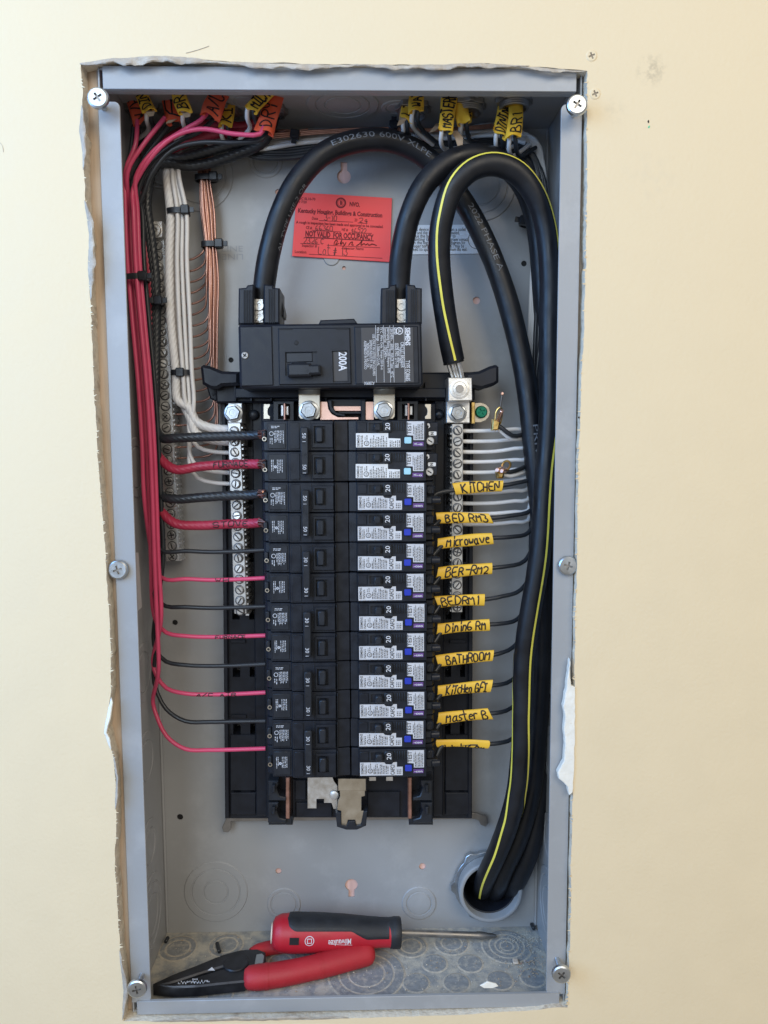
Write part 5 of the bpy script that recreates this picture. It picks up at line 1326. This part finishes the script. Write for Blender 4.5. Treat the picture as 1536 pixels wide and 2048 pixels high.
for k_, st in enumerate(sig):
    p_ = [cz(*q) + NF * (.0003 + .00004 * k_) for q in st]; tube(b, spline(p_, .001), .00028, 5)
b.build('pen_writing', 'ink', card, smooth=False)

wl = thing('warning_label', at(893, 508, .0995), 'white printed instruction label on the back panel behind the big cables', 'label')
YL = .0995
b = MB(); ppx(b, [(818, 450), (974, 449), (974, 507), (816, 509)], YL, YL + .0005, .0001); b.build('paper', 'white_label', wl, smooth=False)
b = MB()
def wz(x, y): return at(820 + x * .2604, 400 + y * .2604, YL - .0001)
for i, (l, rt, x1, x2) in enumerate((('s device is', 'on a solid', 50, 425), ('and the ne', 'unded,', 55, 380), ('cue the bon', 'r to', 30, 350), ('unting the', 'proper contact', 30, 445), ('n the lug te', 'diagram for', 30, 425), ('oper torque', 'K1 may be', 30, 415), ('sed to space', 'from the wall.', 25, 438))):
    y = 238 + i * 25.5
    fit_text(b, l, wz(x1, y), wz(168, y), .0030); fit_text(b, rt, wz(310, y), wz(x2, y), .0030)
lathe(b, wz(515, 305), NF, [(.0082, .0001), (.0078, .0001)], 32, cap0=False, cap1=False)
for p_ in (((480, 270), (520, 300)), ((520, 300), (520, 350)), ((505, 330), (540, 330))):
    a_, c_ = wz(*p_[0]), wz(*p_[1]); tube(b, [a_, (a_ + c_) / 2, c_], .0003, 5)
b.build('printed_text', 'print_dark', wl, smooth=False)

# ------------------------------------------------------------------ loose wire ends crimped together
def crimp(label, u, v, y, up, wires, bends):
    t = thing('crimped_wire_ends', at(u, v + 12, y), label, 'wire ends', 'crimped loose wire ends')
    return t
t = crimp('crimped pair of loose wire ends standing beside the green screw', 995, 848, .055, 1, None, None)
b = MB(); path = spline(P([(989, 858, .050), (990, 838, .049), (993, 822, .048), (999, 815, .048), (1004, 820, .050), (1003, 836, .053), (998, 852, .055), (990, 860, .054)]), .0015); tube(b, path, .0009, 8); b.build('crimp_sleeve', 'brass', t)
b = MB(); ppx(b, [(986, 838), (1001, 842), (997, 860), (984, 861)], .0480, .0550, .0010); b.build('crimp_sleeve', 'brass', t)
b = MB(); cyl(b, at(996, 843, .050), at(1004, 821, .040), .0018, n=12, c=.0004); b.build('wire_end', 'copper_plate', t)
b = MB(); cyl(b, at(997, 838, .052), at(1004, 790, .044), .0008, n=8); b.build('bare_wire', 'dull_steel', t)
b = MB(); lathe(b, at(1004.5, 787, .044), NF, [(.0014, -.001), (.0016, 0), (.0010, .001)], 10); b.build('wire_tip', 'copper_plate', t)
b = MB(); tube(b, spline(P([(994, 850, .052), (1006, 858, .052), (1024, 871, .054), (1042, 870, .060), (1062, 858, .070)]), .004), .0019, 10); b.build('black_lead', 'black_wire', t)
b = MB(); tube(b, spline(P([(992, 853, .054), (1004, 864, .055), (1022, 877, .058), (1044, 876, .064), (1062, 868, .074)]), .004), .0019, 10); b.build('white_lead', 'white_wire', t)
t = crimp('crimped pair of loose wire ends above the KITCHEN sleeve', 998, 945, .050, 1, None, None)
b = MB(); path = spline(P([(1004, 932, .048), (1008, 924, .046), (1016, 922, .045), (1021, 928, .046), (1018, 936, .049), (1010, 944, .051), (1002, 946, .051)]), .0015); tube(b, path, .0010, 8); b.build('crimp_sleeve', 'brass', t)
b = MB(); ppx(b, [(993, 944), (1010, 944), (1007, 957), (995, 957)], .0480, .0560, .0015); b.build('crimp_sleeve', 'brass', t)
for u, v in ((994, 940), (1003, 942)):
    b = MB(); cyl(b, at(u + 12, v - 3, .054), at(u, v, .040), .0019, n=12, c=.0004); b.build('wire_end', 'copper_plate', t)
b = MB(); tube(b, spline(P([(1006, 942, .052), (1020, 944, .053), (1040, 938, .058), (1062, 928, .070)]), .004), .0019, 10); b.build('black_lead', 'black_wire', t)
b = MB(); tube(b, spline(P([(1006, 948, .054), (1020, 952, .055), (1040, 947, .060), (1062, 938, .072)]), .004), .0019, 10); b.build('white_lead', 'white_wire', t)

# ------------------------------------------------------------------ cover screws left standing in the flange
scr = [(197, 198, -.0140, .6, 'zinc cover screw backed out of the flange beside the DIN sleeve'), (1153, 212, -.0140, 1.0, 'zinc cover screw backed out of the flange beside the two drywall screws'),
       (237, 1139, -.0016, .3, 'zinc cover screw driven flush into the flange beside the pink wires'), (1135, 1131, -.0016, 1.3, 'zinc cover screw driven flush into the flange beside the big cables'),
       (275, 1975, -.0150, .2, 'zinc cover screw standing out of the flange at the pliers tip'), (1122, 1946, -.0170, .9, 'zinc cover screw standing out of the flange under the conduit corner')]
for u, v, y, sp, lab in scr:
    c = at(u, v, y); t = thing('cover_screw', c, lab, 'screw', 'cover screws in the panel flange')
    b = MB(); ax = Vector((.06 if u < 700 else -.06, -1, .03))
    slot_head(b, c, ax, .0079, .0030, 'cross', spin=sp, mi_slot=1, dome=.15, n=32, sl=.10, ln=.55); b.build('head', ['zinc', 'dull_steel'], t, ang=30)
    b = MB(); a_ = -ax.normalized(); prof = []
    for k in range(17): prof += [(.0022, .0002 + k * .0011), (.0019, .0002 + k * .0011 + .00055)]
    lathe(b, c, a_, prof, 12); b.build('shank', 'zinc', t)

# ------------------------------------------------------------------ screwdriver
hb = .0290
A0 = atz(545, 1866, ZF + hb); A1 = atz(797, 1865, ZF + .0225)
tip = atz(992, 1872, ZF + .0032)
ax = (A1 - A0).normalized()
sd = thing('screwdriver', Vector((A0.x, A0.y, ZF)), 'red and black handled screwdriver lying across the pliers', 'screwdriver')
hr = [(0, .0095), (.015, .0132), (.06, .0158), (.16, .0168), (.35, .0164), (.55, .0152), (.72, .0134), (.86, .0122), (.93, .0122), (.945, .0126), (.99, .0126), (1, .0118)]
def hrf(t):
    for (a, x), (c, y) in zip(hr, hr[1:]):
        if a <= t <= c: k = (t - a) / (c - a); return x + (y - x) * k
    return hr[-1][1]
hp_ = [A0.lerp(A1, i / 60) for i in range(61)]
SH = Surf(hp_, hrf); LH = SH.S[-1]
b = MB(); tube(b, hp_, hrf, 32); sdh = b.build('handle', 'tool_red', sd, ang=50)
b = MB(); tube(b, [A0 - ax * .0012, A0 + ax * .0004], .0086, 24); b.build('end_cap', 'cream_plastic', sd)
b = MB(); n1, n2 = 44, 20; vs = []
def gb(t):      # lower edge of the black overmould, degrees below the front
    if t < .62: return -36
    if t < .74: return -36 + 30 * (t - .62) / .12
    if t < .93: return -6
    return 90
for i in range(n1 + 1):
    t = .11 + .885 * i / n1; lo = gb(t); e = 1 if t > .2 else math.sqrt(max(0, 1 - ((.2 - t) / .09) ** 2)); hi = -175
    if t > .93: hi = -235
    lo2 = -80 + (lo + 80) * e; hi2 = -80 + (hi + 80) * e
    for k in range(n2 + 1):
        a = math.radians(lo2 + (hi2 - lo2) * k / n2); edge = min(k, n2 - k, i, n1 - i)
        vs.append(SH(t * LH, a, -.0003 if edge == 0 else .0006))
b.add(vs, [(i * (n2 + 1) + k, i * (n2 + 1) + k + 1, (i + 1) * (n2 + 1) + k + 1, (i + 1) * (n2 + 1) + k) for i in range(n1) for k in range(n2)]); b.build('grip', 'tool_black', sd, ang=60)
b = MB(); tube(b, [SH(.955 * LH, 0, -.0126) + ax * d_ for d_ in (-.001, .0, .006, .007)], lambda t: .0134 if .1 < t < .9 else .0126, 32); b.build('collar', 'tool_black', sd, ang=50)
b = MB(); tube(b, [A1 + ax * .0001, A1 + ax * .0012], .0122, 28); b.build('collar_ring', 'tool_red', sd)
b = MB(); vs, fs, x0, x1 = glyphs('Milwaukee', .01); k = .0205 / (x1 - x0); S0 = .615 * LH
b.add([SH(S0 - (x - x0) * k, math.radians(-9) + (y + .18 * (x - x0) / (x1 - x0) - .4) * .0052 / .0155, .0002) for x, y in vs], fs)
q = [SH(.625 * LH - .020 * i / 8, math.radians(6 - 1.0 * i), .0002) for i in range(9)]; q2 = [SH(.625 * LH - .020 * i / 8, math.radians(7.5 - 1.0 * i), .0002) for i in range(9)]
b.add(q + q2, [(i, i + 1, 10 + i, 9 + i) for i in range(8)])
for ro, ri in ((.0042, .0036),):
    n = 28; cs = .292 * LH; vv = []
    for i in range(n):
        a = 2 * math.pi * i / n
        for rr_ in (ro, ri): vv.append(SH(cs + rr_ * math.cos(a), math.radians(-12) + rr_ * math.sin(a) / .0166, .0002))
    b.add(vv, [(2 * i, 2 * i + 1, (2 * i + 3) % (2 * n), (2 * i + 2) % (2 * n)) for i in range(n)])
w_ = .0021; w2 = .0015
for (xa, xb, ya, yb) in ((-w_, w_, w2, w_), (-w_, w_, -w_, -w2), (-w_, -w2, -w2, w2), (w2, w_, -w2, w2)):
    b.add([SH(cs + x, math.radians(-12) + y / .0166, .0002) for x, y in ((xa, ya), (xb, ya), (xb, yb), (xa, yb))], [(0, 1, 2, 3)])
b.build('logo_print', 'print_white', sdh, smooth=False)
b = MB(); cs = .175 * LH; w_ = .0042; vv = [SH(cs + x * w_, math.radians(-12) + y * .0030 / .0168, .0006) for x, y in ((-1, -1), (1, -1), (1, 1), (-1, 1))]; b.add(vv, [(0, 1, 2, 3)]); b.build('lanyard_hole_shade', 'deep_black', sdh, smooth=False)  # flat black patch, shade of the opening put into colour
sx = (tip - A1).normalized(); Lh = (tip - A1).length
b = MB(); lathe(b, A1, sx, [(.0031, 0), (.0031, Lh * .79), (.0034, Lh * .80), (.0034, Lh * .86), (.0026, Lh * .90), (.0022, Lh * .97), (.0012, Lh)], 16); b.build('shaft', 'dull_steel', sd)

# ------------------------------------------------------------------ wire stripper pliers
ZP = ZF + .0135
pl = thing('wire_stripper_pliers', atz(560, 1935, ZF), 'red handled wire stripping pliers with black jaws on the box floor', 'pliers')
def pf(pts, z): return [((p := atz(u, v, z)).x, p.y) for u, v in pts]
FZ = lambda x, y, h: Vector((x, y, h))
b = MB(); plate(b, pf([(306, 1966), (345, 1948), (392, 1930), (436, 1912), (456, 1910), (486, 1920), (478, 1936), (446, 1932), (400, 1946), (352, 1962), (320, 1970)], ZP), ZP, ZP - .0095, FZ, .0012); b.build('jaw', 'tool_steel', pl)
b = MB(); plate(b, pf([(306, 1970), (345, 1966), (400, 1951), (446, 1937), (480, 1938), (492, 1946), (490, 1962), (440, 1967), (395, 1972), (346, 1974)], ZP - .0006), ZP - .0006, ZP - .0100, FZ, .0012); b.build('jaw', 'tool_steel', pl)
b = MB(); plate(b, pf([(352, 1958), (400, 1942), (440, 1930), (446, 1934), (402, 1947), (356, 1961)], ZP - .002), ZP - .0016, ZP - .004, FZ, .0003); b.build('blade', 'dull_steel', pl)
b = MB(); plate(b, pf([(440, 1910), (480, 1899), (515, 1897), (531, 1903), (532, 1925), (520, 1938), (494, 1950), (452, 1944)], ZP - .0008), ZP - .0008, ZP - .0100, FZ, .0012); b.build('joint', 'tool_steel', pl)
pv = atz(472, 1924, ZP + .0006); b = MB(); lathe(b, Vector((pv.x, pv.y, ZP - .003)), (0, 0, 1), [(.0112, 0), (.0112, .0030), (.0104, .0037), (.002, .0038)], 36); b.build('pivot', 'tool_steel', pl, ang=30)
b = MB(); plate(b, pf([(513, 1908), (524, 1906), (529, 1911), (527, 1924), (520, 1933), (512, 1934), (509, 1928), (511, 1916)], ZP + .0006), ZP + .0004, ZP - .002, FZ, .0004, 0, [pf(circ(518.5, 1928, 2.2, 10), ZP + .0006)]); b.build('lock_latch', 'zinc', pl)
def grip(pts, radii, m):
    path = spline([atz(u, v, ZF + h) for u, v, h in pts], .003)
    f = lambda t: next(a[1] + (c[1] - a[1]) * (t - a[0]) / (c[0] - a[0]) for a, c in zip(radii, radii[1:]) if a[0] <= t <= c[0] + 1e-9)
    b = MB(); tube(b, path, f, 24, flat=.92); return b.build('handle_grip', m, pl, ang=55), path, f
g1, gp, gf = grip([(489, 1956, .0100), (530, 1953, .0100), (590, 1943, .0105), (650, 1929, .0110), (705, 1914, .0110), (745, 1903, .0105)], [(0, .0072), (.03, .0098), (.1, .0108), (.5, .0104), (.62, .0108), (.95, .0110), (.985, .0098), (1, .0068)], 'tool_red_rubber')
SG = Surf(gp, gf)
for t_ in (.14, .56):
    b = MB(); i_ = int(t_ * (len(gp) - 1)); tube(b, gp[i_:i_ + 2], gf(t_) + .00035, 24, flat=.92); b.build('grip_ridge', 'tool_red_rubber', pl)
grip([(502, 1908, .0070), (530, 1898, .0066), (570, 1892, .0064), (640, 1888, .0062), (720, 1880, .0062), (770, 1876, .0060)], [(0, .0050), (.04, .0066), (.5, .0064), (.95, .0062), (1, .004)], 'tool_red_rubber')
b = MB(); r = random.Random(3)
for i in range(22):
    u = 356 + i * 2.9; v = 1969 - r.uniform(0, 4) - i * .12
    p = [atz(u + a, v + c, ZP - .0005) for a, c in ((0, 0), (r.uniform(1, 2.4), 0), (r.uniform(1, 2), -r.uniform(2, 5)), (0, -r.uniform(1, 4)))]; b.add(p, [(0, 1, 2, 3)])
for i in range(3):
    u = 385 + i * 4; p = [atz(u + a, 1960 + c, ZP - .0004) for a, c in ((0, 0), (2, 0), (2, -3), (0, -3))]; b.add(p, [(0, 1, 2, 3)])
b.build('gauge_print', 'print_white', pl, smooth=False)
b = MB(); p = [atz(u, v, ZP + .0003) for u, v in ((415, 1941), (424, 1934), (430, 1941))]; b.add(p, [(0, 1, 2)]); b.build('printed_mark', 'print_white', pl, smooth=False)

# ------------------------------------------------------------------ scraps on the box floor
def scrap(name, label, u, v, m, du, dv, r_, cat='scrap', group=None):
    b = MB(); a_ = atz(u, v, ZF + r_ + .0014); c_ = atz(u + du, v + dv, ZF + r_ + .0014); cyl(b, a_, c_, r_, n=10, c=r_ * .2)
    return b.build(name, m, None, label=label, cat=cat, group=group)
scrap('wire_offcut', 'snipped black wire jacket lying on a floor knockout behind the pliers', 434, 1886, 'black_wire', 5, 18, .0018)
scrap('wire_offcut', 'tiny black wire offcut in the floor corner behind the pliers', 331, 1884, 'black_wire', 5, -9, .0018)
scrap('wire_offcut', 'tiny black wire offcut in the floor corner under the conduit', 1063, 1848, 'black_wire', 5, 10, .0018)
b = MB(); q = atz(1031, 1927, ZF); cbox(b, q.x - .0025, q.x + .0025, q.y - .003, q.y + .003, ZF + .0012, ZF + .003, .0004); b.build('wood_chip', 'wood', None, label='small square wood chip on the floor beside the triple ring knockout', cat='wood chip')
b = MB(); ppx(b, [(960, 1972), (975, 1964), (992, 1968), (997, 1973), (985, 1977), (968, 1977)], -.0024, -.0012, .0004); b.build('plaster_crumb', 'joint_compound', None, label='white plaster crumb stuck on the lower flange edge', cat='crumb')
r = random.Random(17); b = MB()
def grain(u, v, s, mi):
    p = atz(u, v, ZF + .0010); n_ = 5; a = r.uniform(0, 6)
    ring = [p + Vector((s * r.uniform(.6, 1.2) * math.cos(a + k * 1.256), s * r.uniform(.6, 1.2) * math.sin(a + k * 1.256), 0)) for k in range(n_)]
    topp = p + Vector((0, 0, s * .8)); b.add(ring + [topp], [(k, (k + 1) % n_, 5) for k in range(n_)], mi)
for i in range(90): grain(r.gauss(1068, 14), r.gauss(1930, 12), r.uniform(.0003, .0010), 0 if i % 9 else 1)
for i in range(70): grain(r.uniform(990, 1085), r.uniform(1862, 1950), r.uniform(.0003, .0009), r.choice((0, 0, 0, 2)))
for i in range(160): grain(r.uniform(340, 1080), r.uniform(1870, 1985), r.uniform(.0003, .0009), r.choice((0, 0, 2)))
for i in range(900): grain(r.uniform(330, 1085), r.uniform(1868, 1990), r.uniform(.0002, .0006), 3)
for i in range(260): grain(r.gauss(1045, 22), r.gauss(1880, 10), r.uniform(.0002, .0007), 3)
b.build('sawdust', ['kraft_paper', 'copper', 'gypsum', 'dust'], None, smooth=False, label='scattered sawdust and copper crumbs on the box floor', cat='sawdust', kind='stuff')
